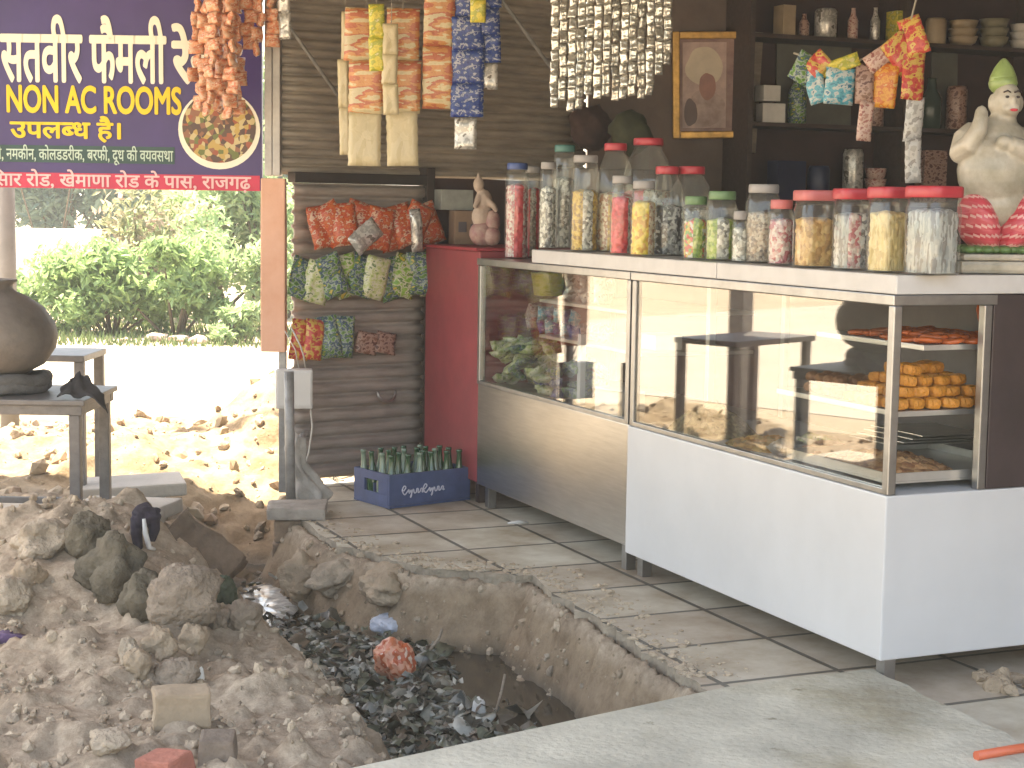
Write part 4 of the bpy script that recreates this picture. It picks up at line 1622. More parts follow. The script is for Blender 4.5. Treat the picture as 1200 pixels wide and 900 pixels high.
tube(bm, [(-.03, 0, .38), (-.032, .0, .42)], [.018, .004], 8)
tube(bm, [(.0, -.02, .28), (.05, -.05, .23), (.07, -.05, .2)], [.02, .018, .012], 8)
tube(bm, [(-.03, -.02, .28), (-.06, -.05, .22)], [.02, .014], 8)
b_ = obj('body', bm, mat('beige_clay', (0.4, 0.31, 0.25), 0.6, 0, 0.15, 14), fg2)
md = b_.modifiers.new('remesh', 'REMESH')
md.mode = 'VOXEL'
md.voxel_size = .006
md.use_smooth_shade = True
bm = NB()
ell(bm, (.0, 0, .075), (.082, .065, .075), 18)
ell(bm, (.05, -.03, .14), (.045, .04, .07), 14)
ell(bm, (.045, -.05, .06), (.05, .04, .055), 14)
obj('skirt', bm, mat('pink_skirt', (0.36, 0.12, 0.15), 0.6, 0, 0.4, 18, colr2=(0.4, 0.3, 0.24)), fg2)

# ================================================================== BOTTLE CRATE
A_, B_, D_ = gz(456, 597), gz(551, 586), gz(432, 581)
ex = (B_ - A_)
Wc = ex.length
ang = math.atan2(ex.y, ex.x)
Dc = 0.30
Hc = 0.155
cr = thing('bottle_crate', 'blue plastic bottle crate with white script on the tiled floor', 'crate', A_, ang)
M_crate = mat('blue_crate_plastic', (0.05, 0.075, 0.17), 0.45, 0, 0.2, 10)
bm = NB()
th_ = .012
box(bm, (0, 0, .002), (Wc, Dc, .012))
obj('bottom', bm, M_crate, cr)
for nm, a, b_ in (('front_wall', (0, 0, .013), (Wc, th_, Hc)), ('rear_wall', (0, Dc - th_, .013), (Wc, Dc, Hc))):
    bm = NB()
    box(bm, a, b_, .003)
    obj(nm, bm, M_crate, cr)
for x_ in (0, Wc - th_):
    bm = NB()
    for a, b_ in (((x_, th_ + .0005, .013), (x_ + th_, Dc - th_ - .0005, .06)), ((x_, th_ + .0005, .118), (x_ + th_, Dc - th_ - .0005, Hc)), ((x_, th_ + .0005, .0605), (x_ + th_, .09, .1175)), ((x_, Dc - .09, .0605), (x_ + th_, Dc - th_ - .0005, .1175))):
        box(bm, a, b_)
    obj('side_wall', bm, M_crate, cr)
bm = NB()
for k in range(1, 6):
    box(bm, (Wc * k / 6 - .002, th_, .013), (Wc * k / 6 + .002, Dc - th_, .1))
for k in range(1, 4):
    box(bm, (th_, Dc * k / 4 - .002, .013), (Wc - th_, Dc * k / 4 + .002, .099))
obj('divider_grid', bm, M_crate, cr)
# script across the front: loops of white paint
bm = NB()
pts = []
x = .085
script = [(0, 30), (12, 44), (4, 52), (-6, 34), (6, 14), (20, 26), (28, 34), (30, 18), (40, 32), (42, 8), (36, 0), (46, 24), (52, 34), (56, 18), (66, 20), (70, 34), (76, 34), (76, 18), (86, 22), (92, 34), (100, 32), (98, 18), (108, 22)]
for dx in (0, .115):
    q = [Vector((.075 + dx + a * .00105, -.0025, .045 + b * .00105)) for a, b in script]
    fine = []
    for i in range(len(q) - 1):
        p0, p1, p2, p3 = q[max(i - 1, 0)], q[i], q[i + 1], q[min(i + 2, len(q) - 1)]
        for t in (0, .25, .5, .75):
            fine.append(.5 * ((2 * p1) + (p2 - p0) * t + (2 * p0 - 5 * p1 + 4 * p2 - p3) * t * t + (3 * p1 - p0 - 3 * p2 + p3) * t ** 3))
    tube(bm, fine, .0032, 5)
obj('script_marking', bm, mat('crate_white', (0.5, 0.5, 0.6), 0.5), cr)
M_sky_glint = mat('painted_sky_glint', (.5, .52, .5), .12, 0, .5, 16, .15, 30, spec=.8, colr2=(.8, .8, .78))  # sky's reflection on the drain water, put into the colour
M_bot = mat('green_bottle_glass', (0.02, 0.07, 0.03), 0.08, 0, 0.2, 5, spec=0.7)
M_bot2 = mat('clear_bottle_glass', (0.16, 0.22, 0.16), 0.1, 0, 0.2, 5, spec=0.7)
bmesh_b = {}
for key, m in (('g', M_bot), ('c', M_bot2)):
    bm = NB()
    lathe(bm, [(.024, .002), (.028, .006), (.028, .09), (.024, .12), (.014, .155), (.0115, .2), (.0115, .212), (.014, .214), (.014, .224), (.012, .226)], 14)
    bmesh_b[key] = mesh_of('bottle', bm, m)
rc_ = Matrix.Rotation(ang, 4, 'Z')
rows = ['front row of the blue crate', 'second row of the blue crate', 'third row of the blue crate', 'rear row of the blue crate']
for j in range(4):
    for i in range(6):
        if (i, j) in ((2, 1), (5, 3)):
            continue
        clr = 'c' if (i + 2 * j) % 4 == 2 else 'g'
        p = A_ + (rc_ @ Vector((Wc * (i + .5) / 6, Dc * (j + .5) / 4, .013)))
        o = obj('bottle', bmesh_b[clr], None, None, p, (rnd.uniform(-.05, .05), rnd.uniform(-.06, .06), 0))
        tag(o, '%s empty glass bottle in the %s' % ('pale' if clr == 'c' else 'green', rows[j]), 'bottle', '%s bottles in the %s' % ('pale' if clr == 'c' else 'green', rows[j]))

# ================================================================== INSIDE THE FAR CASE


def incase(px, z, t):
    p = gt(px, 400, t)
    for _ in range(3):
        s = s_of(p)
        break
    return L(min(s, SE - .07), t, z)


G5 = 'packets in the steel counter case'


def pk(px, z, t, w, h, m, label, rot, group=G5, d=.035, name='small_packet'):
    p = incase(px, z, t)
    o = obj(name, packet_mesh('packet', w, h, d, m, rnd.random() * 9), None, None, p, rot)
    return tag(o, label, 'packet', group)


pz = .965
p = incase(641, pz, .3)
bm = NB()
lathe(bm, [(.055, 0.001), (.068, .1), (.07, .102), (.064, .102), (.052, .006)], 18, sq=4)
tag(obj('yellow_tub', bm, mat('yellow_plastic', (0.6, 0.42, 0.02), 0.4), None, p, (0, 0, TH)), 'bright yellow plastic tub on the upper shelf of the steel counter', 'tub')
for i in range(12):
    pk(668 + (i % 6) * 8.5, pz + .035 + .055 * (i // 6), .22 + .05 * (i % 2), .055, .07, P_silver, 'silver grey sachet on the upper shelf beside the yellow tub', (rnd.uniform(-.4, .4), rnd.uniform(-.6, .6), TH + rnd.uniform(-.4, .4)), 'silver sachets in the steel counter case')
pz = .81
for i in range(7):
    pk(610 + (i % 4) * 9, pz + .03 + .05 * (i // 4), .25, .06, .065, P_pinkw, 'dull pink packet on the lower shelf of the steel counter', (rnd.uniform(-.3, .3), rnd.uniform(-.5, .5), TH + rnd.uniform(-.4, .4)), 'pink packets in the steel counter case')
for i in range(10):
    pk(637 + (i % 5) * 9, pz + .03 + .05 * (i // 5), .24, .06, .065, P_teal if i % 2 else P_blue, 'shiny %s packet on the lower shelf of the steel counter' % ('teal' if i % 2 else 'blue'), (rnd.uniform(-.3, .3), rnd.uniform(-.5, .5), TH + rnd.uniform(-.4, .4)), 'teal packets in the steel counter case' if i % 2 else 'blue packets in the steel counter case')
for i in range(5):
    pk(686 + i * 7, pz + .035, .24, .055, .07, P_brown, 'brown packet on the lower shelf of the steel counter', (rnd.uniform(-.3, .3), rnd.uniform(-.5, .5), TH + rnd.uniform(-.4, .4)), 'brown packets in the steel counter case')
for i in range(60):
    t_ = .06 + .3 * rnd.random()
    lay = i // 15
    pk(563 + 84 * rnd.random(), .585 + .05 * lay + .05 * t_, t_, .078, .09, P_palegreen if i % 5 else P_green, '%s packet in the heap on the floor of the steel counter case' % ('pale green' if i % 4 else 'dark green'), (rnd.uniform(.7, 1.6), rnd.uniform(-.9, .9), rnd.uniform(-2, 2)), 'pale green packets in the heap' if i % 4 else 'dark green packets in the heap')
for i in range(10):
    pk(630 + 26 * rnd.random(), .585 + .035 * (i // 5), .06 + .1 * rnd.random(), .05, .055, P_blue, 'small blue packet in front of the green heap', (rnd.uniform(.7, 1.6), rnd.uniform(-.9, .9), rnd.uniform(-2, 2)), 'blue packets before the green heap')
for i in range(12):
    pk(664 + 50 * rnd.random(), .59 + .06 * (i // 4), .1 + .22 * rnd.random(), .07, .08, P_green, 'dark green packet behind the white shelf support', (rnd.uniform(.5, 1.6), rnd.uniform(-.9, .9), rnd.uniform(-2, 2)), 'dark green packets behind the support')

for (z_, s_, t_, w_, h_, lab) in ((.812, SJ + .32, .3, .16, .06, 'long white carton on the lower shelf of the steel counter'), (Z1 + .003, SJ + .3, .12, .2, .1, 'white carton on the floor of the steel counter case by the joint')):
    bm = NB()
    box(bm, (-.06, -w_ / 2, 0), (.06, w_ / 2, h_), .004)
    tag(obj('white_carton', bm, M_wcard, None, L(s_, t_, z_), (0, 0, TH)), lab, 'carton', 'white cartons in the steel counter')

# ================================================================== INSIDE THE NEAR CASE
M_jal = mat('jalebi_syrup', (0.42, 0.09, 0.02), 0.25, 0, 0.3, 30)
M_lad = mat('orange_sweet', (0.6, 0.24, 0.03), 0.45, 0, 0.2, 40, 0.5, 120)
M_brn = mat('brown_sweet', (0.3, 0.14, 0.06), 0.5, 0, 0.25, 40, 0.4, 120)
bm = NB()
pts = []
for i in range(60):
    a = i * .42
    r_ = .012 + .026 * i / 60
    pts.append((r_ * math.cos(a), r_ * math.sin(a), .006 + .002 * math.sin(i)))
tube(bm, pts, .007, 7)
jal_me = mesh_of('jalebi', bm, M_jal)
spots = [(.1 + .085 * i, .2 + .08 * j, .981 + .008) for i in range(5) for j in range(4)] + [(.13 + .085 * i, .24 + .08 * j, .997) for i in range(4) for j in range(3)]
for i, (s_, t_, z_) in enumerate(spots):
    o = obj('jalebi', jal_me, None, None, L(s_, t_, z_ - .004), (rnd.uniform(-.15, .15), rnd.uniform(-.15, .15), rnd.uniform(0, 6)))
    tag(o, 'dark orange syrupy spiral sweet on the top shelf of the case', 'sweet', 'spiral sweets on the top shelf')
for i in range(3):
    o = obj('jalebi', jal_me, None, None, L(.12 + .05 * i, .5, 1.045), (1.2, 0, TH + .2 * i))
    o.scale = (1.4, 1.4, 1.4)
    tag(o, 'big spiral sweet propped upright behind the others on the top shelf', 'sweet', 'upright spiral sweets')
bm = NB()
box(bm, (-.026, -.021, 0), (.026, .021, .034), .015)
lad_me = mesh_of('sweet', bm, M_lad)
for lay in range(4):
    for i in range(6 - lay):
        for j in range(6 - lay):
            if lay == 3 and rnd.random() < .35:
                continue
            o = obj('orange_sweet', lad_me, None, None, L(.13 + .022 * lay + .046 * i + rnd.uniform(-.006, .006), .13 + .03 * lay + .058 * j + rnd.uniform(-.006, .006), .787 + .031 * lay), (rnd.uniform(-.1, .1), rnd.uniform(-.1, .1), TH + rnd.uniform(-.4, .4)))
            o.scale = (rnd.uniform(.9, 1.15), rnd.uniform(.9, 1.15), rnd.uniform(.92, 1.08))
            tag(o, 'orange block sweet in the stacked pyramid, layer %s from the tray' % ORD[lay], 'sweet', 'orange sweets in pyramid layer ' + ORD[lay])
bm = NB()
ell(bm, (0, 0, .018), (.026, .026, .018), 12)
brn_me = mesh_of('sweet', bm, M_brn)
for i in range(22):
    lay = i // 12
    k = i - lay * 12
    o = obj('brown_sweet', brn_me, None, None, L(.46 + .05 * (k % 4) + .02 * lay, .14 + .055 * (k // 4) + .02 * lay, .787 + .03 * lay), (rnd.uniform(-.2, .2), 0, 0))
    tag(o, 'round brown sweet heaped beside the orange pyramid', 'sweet', 'round brown sweets')


def tray(s0, s1, t0, t1, z, label, m=None):
    b = NB()
    box(b, (t0, s0, z), (t1, s1, z + .006))
    for a, b_ in (((t0, s0, z + .0065), (t0 + .006, s1, z + .03)), ((t1 - .006, s0, z + .0065), (t1, s1, z + .03)), ((t0 + .0065, s0, z + .0065), (t1 - .0065, s0 + .006, z + .03)), ((t0 + .0065, s1 - .006, z + .0065), (t1 - .0065, s1, z + .03))):
        box(b, a, b_)
    return tag(obj('steel_tray', b, MATS['steel_tray'], None, C0, (0, 0, TH)), label, 'tray', 'trays in the near case')


def heap(s, t, z, rs, rt, h, m, label, name='snack_heap', seed=1):
    b = NB()
    n = 26
    g = []
    for j in range(n + 1):
        row = []
        for i in range(n + 1):
            x, y = i / n * 2 - 1, j / n * 2 - 1
            rr = math.sqrt(x * x + y * y)
            q = math.hypot(x, y) + 1e-6
            mm = max(abs(x), abs(y)) / q
            X, Y = x * mm, y * mm
            r2 = math.hypot(X, Y)
            zz = h * max(0, 1 - r2 ** 1.7) * (1 + .35 * noise.noise(Vector((X * 3 + seed, Y * 3, 0)))) + (.012 * noise.noise(Vector((X * 14, Y * 14, seed))) if r2 < .97 else 0)
            row.append(b.verts.new((X * rt, Y * rs, max(zz, 0) + .001)))
        g.append(row)
    for j in range(n):
        for i in range(n):
            b.faces.new((g[j][i], g[j][i + 1], g[j + 1][i + 1], g[j + 1][i])).smooth = True
    ed = [g[0][i] for i in range(n + 1)] + [g[j][n] for j in range(1, n + 1)] + [g[n][i] for i in range(n - 1, -1, -1)] + [g[j][0] for j in range(n - 1, 0, -1)]
    b.faces.new(ed[::-1])
    return tag(obj(name, b, m, None, L(s, t, z), (0, 0, TH)), label, 'snacks')


zf = Z1 + .002
tray(.06, .6, .05, .6, zf + .02, 'steel tray of brown snack mix nearest the corner post of the case')
heap(.33, .24, zf + .028, .24, .17, .04, pattern('snack_brown', [(0.4, 0.2, 0.08), (0.55, 0.32, 0.16), (0.3, 0.13, 0.06), (0.5, 0.26, 0.12)], 50, .6, 'voronoi', bump=.6), 'brown fried snack mix in the steel tray by the corner post')
heap(.95, .2, zf, .18, .13, .035, pattern('snack_orange', [(0.55, 0.28, 0.06), (0.6, 0.38, 0.12), (0.4, 0.18, 0.05), (0.3, 0.2, 0.08)], 38, .6, 'voronoi', bump=.6), 'orange and yellow fried chips heaped on the case floor', seed=3)
heap(1.33, .2, zf, .2, .15, .1, pattern('snack_olive', [(0.22, 0.17, 0.08), (0.3, 0.24, 0.12), (0.16, 0.11, 0.05)], 55, .7, 'voronoi', bump=.6), 'tall olive brown mound of fried snack behind the glass', seed=5)
tray(.62, .84, .24, .62, zf + .02, 'empty pale steel tray beside the brown snack mix')
for i in range(4):
    bm = NB()
    box(bm, (.3 + .02 * i, .38 - .02 * i, zf + .075 + .012 * i), (.6, .62 - .01 * i, zf + .078 + .012 * i))
    tag(obj('steel_sheet', bm, MATS['steel_tray'], None, C0, (0, 0, TH + .0)), 'flat steel sheet in the stack at the back of the case, %s from the bottom' % ORD[i], 'sheet', 'flat steel sheets stacked in the case')
for i, (s_, t_, m, lab) in enumerate(((.72, .13, P_silver, 'crumpled silver wrapper lying on the case floor nearest the glass'), (.8, .3, P_palegreen, 'crumpled green wrapper lying on the case floor behind the silver one'), (.66, .2, P_brown, 'crumpled brown wrapper lying on the case floor beside the tray'))):
    o = obj('wrapper', packet_mesh('wrapper', .12, .15, .05, m, i * 2.2), None, None, L(s_, t_, zf + .03), (1.45, .1, i * 1.1))
    tag(o, lab, 'wrapper', 'wrappers in the case')

# ================================================================== AROUND THE DOOR POST
p = gy(345, 478, 7.7)
k = F / 7.7
bm = NB()
box(bm, (-22 / k, -.04, 0), (21 / k, .04, 46 / k), .006)
sb = thing('switch_box', 'off-white switch box mounted under the orange post', 'switch box', p, .15)
obj('box', bm, mat('offwhite_plastic', (0.6, 0.58, 0.56), 0.4, 0, 0.04, 6), sb)
bm = NB()
box(bm, (-20 / k, -.046, 3 / k), (19 / k, -.0405, 43 / k), .003)
obj('cover', bm, MATS['offwhite_plastic'], sb)
bm = NB()
tube(bm, [gy(341, 383, 7.68), gy(352, 405, 7.64), gy(356, 418, 7.66), gy(358, 431, 7.69)], .004, 6)
tube(bm, [gy(334, 388, 7.68), gy(346, 410, 7.64), gy(350, 431, 7.69)], .003, 6)
M_wire = mat('pale_cable', (0.45, 0.42, 0.38), 0.5)
tag(obj('cable', bm, M_wire), 'pale twin cable looping down from the shutter into the switch box', 'cable', 'cables by the door post')
bm = NB()
tube(bm, [gy(364, 476, 7.69), gy(366, 500, 7.66), gy(362, 530, 7.66), gy(352, 560, 7.62), gy(345, 590, 7.5), gy(349, 606, 7.42)], .004, 6)
tag(obj('cable', bm, M_wire), 'pale cable hanging from the switch box down to the stone step', 'cable', 'cables by the door post')
p = gz(352, 598, .0)
bm = NB()
tube(bm, [(-.045, .02, 0.0), (-.05, .02, .3), (-.055, .025, .62)], .022, 10)
bm2 = bm
tag(obj('steel_pipe', bm2, M_grey, None, p), 'grey steel pipe standing under the switch box on the stone step', 'pipe')
# crumpled grey cloth
p = gy(360, 578, 7.45)
bm = NB()
n = 44
for j in range(n + 1):
    for i in range(n + 1):
        u_, v_ = i / n, j / n
        w = .05 + .07 * (1 - v_) + .02 * math.sin(v_ * 9)
        a = u_ * 2 * PI
        f = 1 + .4 * noise.noise(Vector((math.cos(a) * 2, math.sin(a) * 2, v_ * 5))) + .16 * math.sin(6 * a + v_ * 5)
        bm.verts.new((w * f * math.cos(a) * .62 - .05 * v_ + .02 * math.sin(v_ * 7), .4 * w * f * math.sin(a), v_ * .31 + .015 * math.sin(2 * a)))
bm.verts.ensure_lookup_table()
for j in range(n):
    for i in range(n):
        q = lambda a, b: bm.verts[b * (n + 1) + a]
        bm.faces.new((q(i, j), q(i + 1, j), q(i + 1, j + 1), q(i, j + 1))).smooth = True
bmesh.ops.remove_doubles(bm, verts=bm.verts[:], dist=.0005)
bmesh.ops.holes_fill(bm, edges=bm.edges[:])
tag(obj('cloth', bm, mat('grey_cloth', (0.36, 0.33, 0.3), 0.9, 0, 0.25, 9, .3, 60), None, (p.x, p.y, .015)), 'crumpled pale grey cloth hanging beside the steel pipe', 'cloth')
# stone step and brick pier at the corner of the floor
p = gz(348, 606, 0)
bm = NB()
box(bm, (-.13, -.09, 0), (.13, .13, .055), .012)
bmesh.ops.subdivide_edges(bm, edges=bm.edges[:], cuts=3, use_grid_fill=True)
for v in bm.verts:
    v.co += Vector((noise.noise(v.co * 12), noise.noise(v.co * 11 + Vector((5, 0, 0))), noise.noise(v.co * 13))) * .009
M_stone = mat('grey_stone', (0.33, 0.29, 0.25), 0.9, 0, 0.25, 9, .5, 40, spec=.2)
tag(obj('stone_step', bm, M_stone, None, (p.x, p.y, .0), (0, 0, .1)), 'pale stone block at the foot of the orange post', 'stone')
bm = NB()
for k_ in range(3):
    box(bm, (-.1 + .006 * k_, -.06, -.3 + .1 * k_), (.1 + .004 * k_, .08, -.206 + .1 * k_), .008)
tag(obj('brick_pier', bm, mat('dirty_brick', (0.27, 0.19, 0.13), 0.95, 0, 0.3, 14, .5, 50), None, (p.x - .01, p.y + .0, .0), (0, 0, .1)), 'crumbling brick pier under the stone block at the edge of the drain', 'pier')
# wire tangle at the shutter foot
bm = NB()
for q in range(9):
    a = gz(375 + q * 7, 566 - q * 1.5)
    pts = [(a.x + .12 * i / 8 + .03 * rnd.uniform(-1, 1), a.y + .03 * rnd.uniform(-1, 1), .012 + .045 * abs(math.sin(i * .9 + q)) * rnd.random()) for i in range(9)]
    tube(bm, pts, .003, 5)
o = tag(obj('wire_tangle', bm, M_wire), 'tangle of grey wire lying along the foot of the shutter', 'wire')

# ================================================================== STAND AND POT
tp = gy(96, 622, 6.35)
TH_ = gpl(98, 468, tp, Vector((0, 1, 0))).z
st = thing('steel_stand', 'low grey steel stand carrying the big clay pot', 'stand', tp, 0.0)
M_std = mat('grey_angle_steel', (0.14, 0.13, 0.125), 0.5, 0.35, 0.25, 14, .1, 60)
LW, LD = 0.95, 0.46
TS_ = TH_ - tp.z
for x_, y_ in ((-.02, 0), (-.02, LD), (-LW, 0), (-LW, LD)):
    bm = NB()
    box(bm, (x_ - .021, y_ - .021, -.2), (x_ + .021, y_ + .021, TH_ - tp.z - .061), .004)
    obj('leg', bm, M_std, st)
bm = NB()
for a, b_ in (((-LW - .03, -.028, TS_ - .06), (.012, .02, TS_ - .022)), ((-LW - .03, LD - .02, TS_ - .06), (.012, LD + .028, TS_ - .022)), ((-.032, .021, TS_ - .06), (.011, LD - .021, TS_ - .023)), ((-LW - .03, .021, TS_ - .06), (-LW + .012, LD - .021, TS_ - .023))):
    box(bm, a, b_, .003)
obj('frame', bm, M_std, st)
bm = NB()
box(bm, (-LW - .05, -.045, TS_ - .021), (.026, LD + .04, TS_), .004)
obj('top', bm, M_std, st)
zst = gpl(50, 586, tp, Vector((0, 1, 0))).z - tp.z
bm = NB()
box(bm, (-LW + .022, -.012, zst - .012), (-.042, .012, zst + .012), .003)
obj('stretcher', bm, M_std, st)
# taller stand behind
t2 = gy(101, 470, 7.4)
h2 = gy(90, 416, 7.4).z
s2 = thing('steel_stand', 'taller grey steel stand standing just behind the pot stand', 'stand', (t2.x, 7.4, 0), 0)
for x_, y_ in ((-.025, 0), (-.025, .35), (-.7, 0), (-.7, .35)):
    bm = NB()
    box(bm, (x_ - .024, y_ - .02, 0.0), (x_ + .02, y_ + .02, h2 - .031), .003)
    obj('leg', bm, M_std, s2)
bm = NB()
box(bm, (-.75, -.03, h2 - .03), (0, .38, h2), .004)
obj('top', bm, M_std, s2)
pot_c = gpl(-9, 462, Vector((0, tp.y + .22, 0)), Vector((0, 1, 0)))
pk_ = F / (tp.y + .22)
zb0 = TH_ + .055
z_t = gpl(0, 327, Vector((0, tp.y + .22, 0)), Vector((0, 1, 0))).z - zb0
rb = 76 / pk_
prof = [(.03, .0), (rb * .45, .012), (rb * .8, .07), (rb * .97, .15), (rb, .21), (rb * .96, .27), (rb * .8, .345), (rb * .55, .4), (rb * .38, .425), (rb * .33, .44), (rb * .335, .458), (rb * .4, .474), (rb * .4, .482), (rb * .33, .484), (rb * .29, .46)]
sc = z_t / .484
bm = NB()
lathe(bm, [(r_, z * sc) for r_, z in prof], 48)
tag(obj('clay_pot', bm, mat('dark_clay', (0.16, 0.138, 0.12), 0.6, 0, 0.35, 5, .15, 30, spec=.35), None, (pot_c.x, tp.y + .22, zb0)), 'big round dark clay water pot on the steel stand', 'pot')
bm = NB()
for k_ in range(2):
    rr_ = []
    pts = [(.2 * math.cos(a) * (1 + .06 * math.sin(3 * a + k_)), .17 * math.sin(a), .024 + .03 * k_ + .006 * math.sin(5 * a)) for a in [2 * PI * i / 40 for i in range(41)]]
    tube(bm, pts, .026, 9)
tag(obj('cloth_ring', bm, mat('grey_rag', (0.12, 0.115, 0.11), 0.9, 0, 0.3, 12, .4, 60), None, (pot_c.x, tp.y + .22, TH_ + .001)), 'coiled grey rag ring under the clay pot', 'ring')
# black rag drooping over the corner of the stand
bm = NB()
c = gpl(84, 455, Vector((0, tp.y + .02, 0)), Vector((0, 1, 0)))
n = 16
g = []
for j in range(n + 1):
    row = []
    for i in range(n + 1):
        u_, v_ = i / n * 2 - 1, j / n
        x = u_ * (.07 + .05 * v_) + .05 * v_
        z = .1 * (1 - v_) ** .8 * (1 - .5 * abs(u_)) + .016
        if v_ > .7 and u_ > .45:
            z -= .12 * (u_ - .45) * (v_ - .7) / .3 * 1.2
            x += .02
        yv = .12 - v_ * .2
        row.append(bm.verts.new((x + .02 * noise.noise(Vector((u_ * 3, v_ * 3, 1))), yv + .02 * noise.noise(Vector((u_ * 2.5, v_ * 2.5, 5))), max(.01, z + .02 * noise.noise(Vector((u_ * 2.5, v_ * 2.5, 9)))) if not (v_ > .7 and u_ > .45) else z)))
    g.append(row)
for j in range(n):
    for i in range(n):
        bm.faces.new((g[j][i], g[j][i + 1], g[j + 1][i + 1], g[j + 1][i])).smooth = True
r = bmesh.ops.extrude_face_region(bm, geom=bm.faces[:])
for v in r['geom']:
    if isinstance(v, bmesh.types.BMVert):
        v.co.z -= .008
tag(obj('rag', bm, mat('black_cloth', (0.025, 0.023, 0.024), 0.85, 0, 0.3, 14), None, (c.x, tp.y + .06, TH_)), 'crumpled black rag drooping over the corner of the pot stand', 'rag').scale = (.75, .75, .8)

# ================================================================== STONES, SLABS AND RUBBLE ON THE HEAP


def ground_pt(px, py):
    """where the sight line through a spot of the photo meets the dug ground"""
    d = ray(px, py)
    t = 3.3
    while t < 14:
        q = CAMP + d * t
        if q.z < height(q.x, q.y):
            return q
        t += .012
    return gz(px, py)


def stone(px, py, pw, ph, label, m, seed, cat='stone', name='stone', sink=.3, amp=.3, depth=.8, rot=None, group='stones on the earth heap'):
    """px, py: middle of its foot in the photo"""
    q = ground_pt(px, py)
    k = F / q.y
    w, h = pw / k / 2, ph / k
    bm_ = NB()
    blob(bm_, (0, 0, 0), (w, w * depth, h * .62), seed, amp, 4, 0, 1.2)
    for v in bm_.verts:
        c = v.co / w
        v.co *= 1 - .1 * abs(noise.noise(c * 2.2 + Vector((seed, 9, 0)))) + .09 * noise.noise(c * 5 + Vector((seed, 0, 0))) + .07 * noise.noise(c * 11 + Vector((0, seed, 0))) + .06 * abs(noise.noise(c * 3 + Vector((0, 0, seed))))
    for f in bm_.faces:
        f.smooth = True
    o = obj(name, bm_, m, None, (q.x, q.y + w * depth * .6, q.z + h * .62 * (1 - sink * 1.2)), rot or (rnd.uniform(-.2, .2), rnd.uniform(-.2, .2), rnd.uniform(0, 3)))
    return tag(o, label, cat, group)


M_clod = mat('earth_clod', (0.36, 0.28, 0.2), 0.95, 0, 0.25, 8, .7, 60, spec=.15)
M_clod2 = mat('pale_earth_clod', (0.44, 0.355, 0.265), 0.95, 0, 0.25, 8, .7, 60, spec=.1)
M_dclod = mat('dark_wet_clod', (0.13, 0.11, 0.08), 0.9, 0, 0.35, 9, .8, 60, spec=.2)
M_gstone = mat('grey_rock', (0.27, 0.215, 0.165), 0.9, 0, 0.35, 9, 1.0, 50, spec=.2)
M_pstone = mat('pale_rock', (0.38, 0.31, 0.235), 0.9, 0, 0.35, 9, 1.0, 50, spec=.2)
M_mortar = mat('mortar_slab', (0.2, 0.145, 0.105), 0.95, 0, 0.3, 7, .6, 40, spec=.15)
# tilted chunk of masonry beside the water
q = gy(236, 650, 6.85)
bm = NB()
box(bm, (-.17, -.07, -.1), (.17, .07, .1), .012)
bmesh.ops.subdivide_edges(bm, edges=bm.edges[:], cuts=6, use_grid_fill=True)
for v in bm.verts:
    v.co += Vector((noise.noise(v.co * 9), noise.noise(v.co * 9 + Vector((3, 1, 0))), noise.noise(v.co * 9 + Vector((0, 7, 2))))) * .022 + Vector((noise.noise(v.co * 25), noise.noise(v.co * 26), noise.noise(v.co * 27))) * .007
o = obj('masonry_chunk', bm, [M_mortar], None, q, (R(-25), R(36), R(-8)))
tag(o, 'tilted reddish slab of broken masonry leaning beside the drain water', 'masonry')
stone(212, 738, 84, 76, 'large brown boulder on the heap below the tilted masonry', M_gstone, 3, amp=.22)
stone(262, 708, 34, 30, 'small mossy dark green stone by the bright water', mat('mossy', (0.05, 0.06, 0.035), .9, 0, .3, 12, .5, 40), 5)
stone(130, 700, 80, 62, 'big dark wet clod on the crest of the heap', M_dclod, 7, amp=.35)
stone(165, 725, 56, 54, 'dark wet clod sliding down beside the brown boulder', M_dclod, 8, amp=.35)
stone(100, 655, 70, 48, 'dark earthy clod at the foot of the stand leg', M_dclod, 9, amp=.3)
stone(50, 650, 90, 40, 'pale flattish lump on the crest of the heap under the stand', M_pstone, 10, amp=.25)
stone(8, 722, 56, 46, 'pale angular stone sticking out of the heap at the picture edge', M_pstone, 11, amp=.2)
stone(205, 806, 56, 34, 'grey rounded stone resting behind the concrete brick', M_gstone, 12, amp=.2)
stone(160, 795, 38, 34, 'brown clod beside the grey rounded stone', M_clod, 13, amp=.3)
stone(185, 770, 44, 30, 'brown clod above the grey rounded stone', M_clod, 14, amp=.35)
stone(150, 778, 26, 30, 'pale upright stone chip on the heap', M_pstone, 15, amp=.3)
stone(234, 800, 12, 18, 'small white stone chip standing beside the grey stone', mat('white_chip', (.6, .57, .52), .8), 16, amp=.2)
stone(125, 882, 60, 24, 'flat grey stone half buried near the red brick', M_pstone, 17, amp=.2)
stone(255, 736, 30, 26, 'grey stone at the lip of the bright water', M_gstone, 18)
stone(283, 738, 44, 34, 'grey pointed stone between the heap and the bright water', M_gstone, 19, amp=.3)
stone(120, 690, 40, 34, 'tan clod on the slope under the dark clods', M_clod, 21)
stone(30, 690, 46, 30, 'tan clod on the slope near the picture edge', M_clod, 22)
stone(225, 765, 40, 34, 'tan clod under the large boulder', M_clod, 23)
stone(452, 700, 90, 30, 'tan lump of earth hanging on the drain wall under the tile edge', M_clod, 25, group='lumps on the drain wall')
stone(356, 694, 64, 40, 'brown lump of earth at the corner of the drain below the pier', M_clod, 26, group='lumps on the drain wall')
stone(402, 692, 80, 32, 'pale lump of earth between the pier and the tiles', M_pstone, 27, group='lumps on the drain wall')
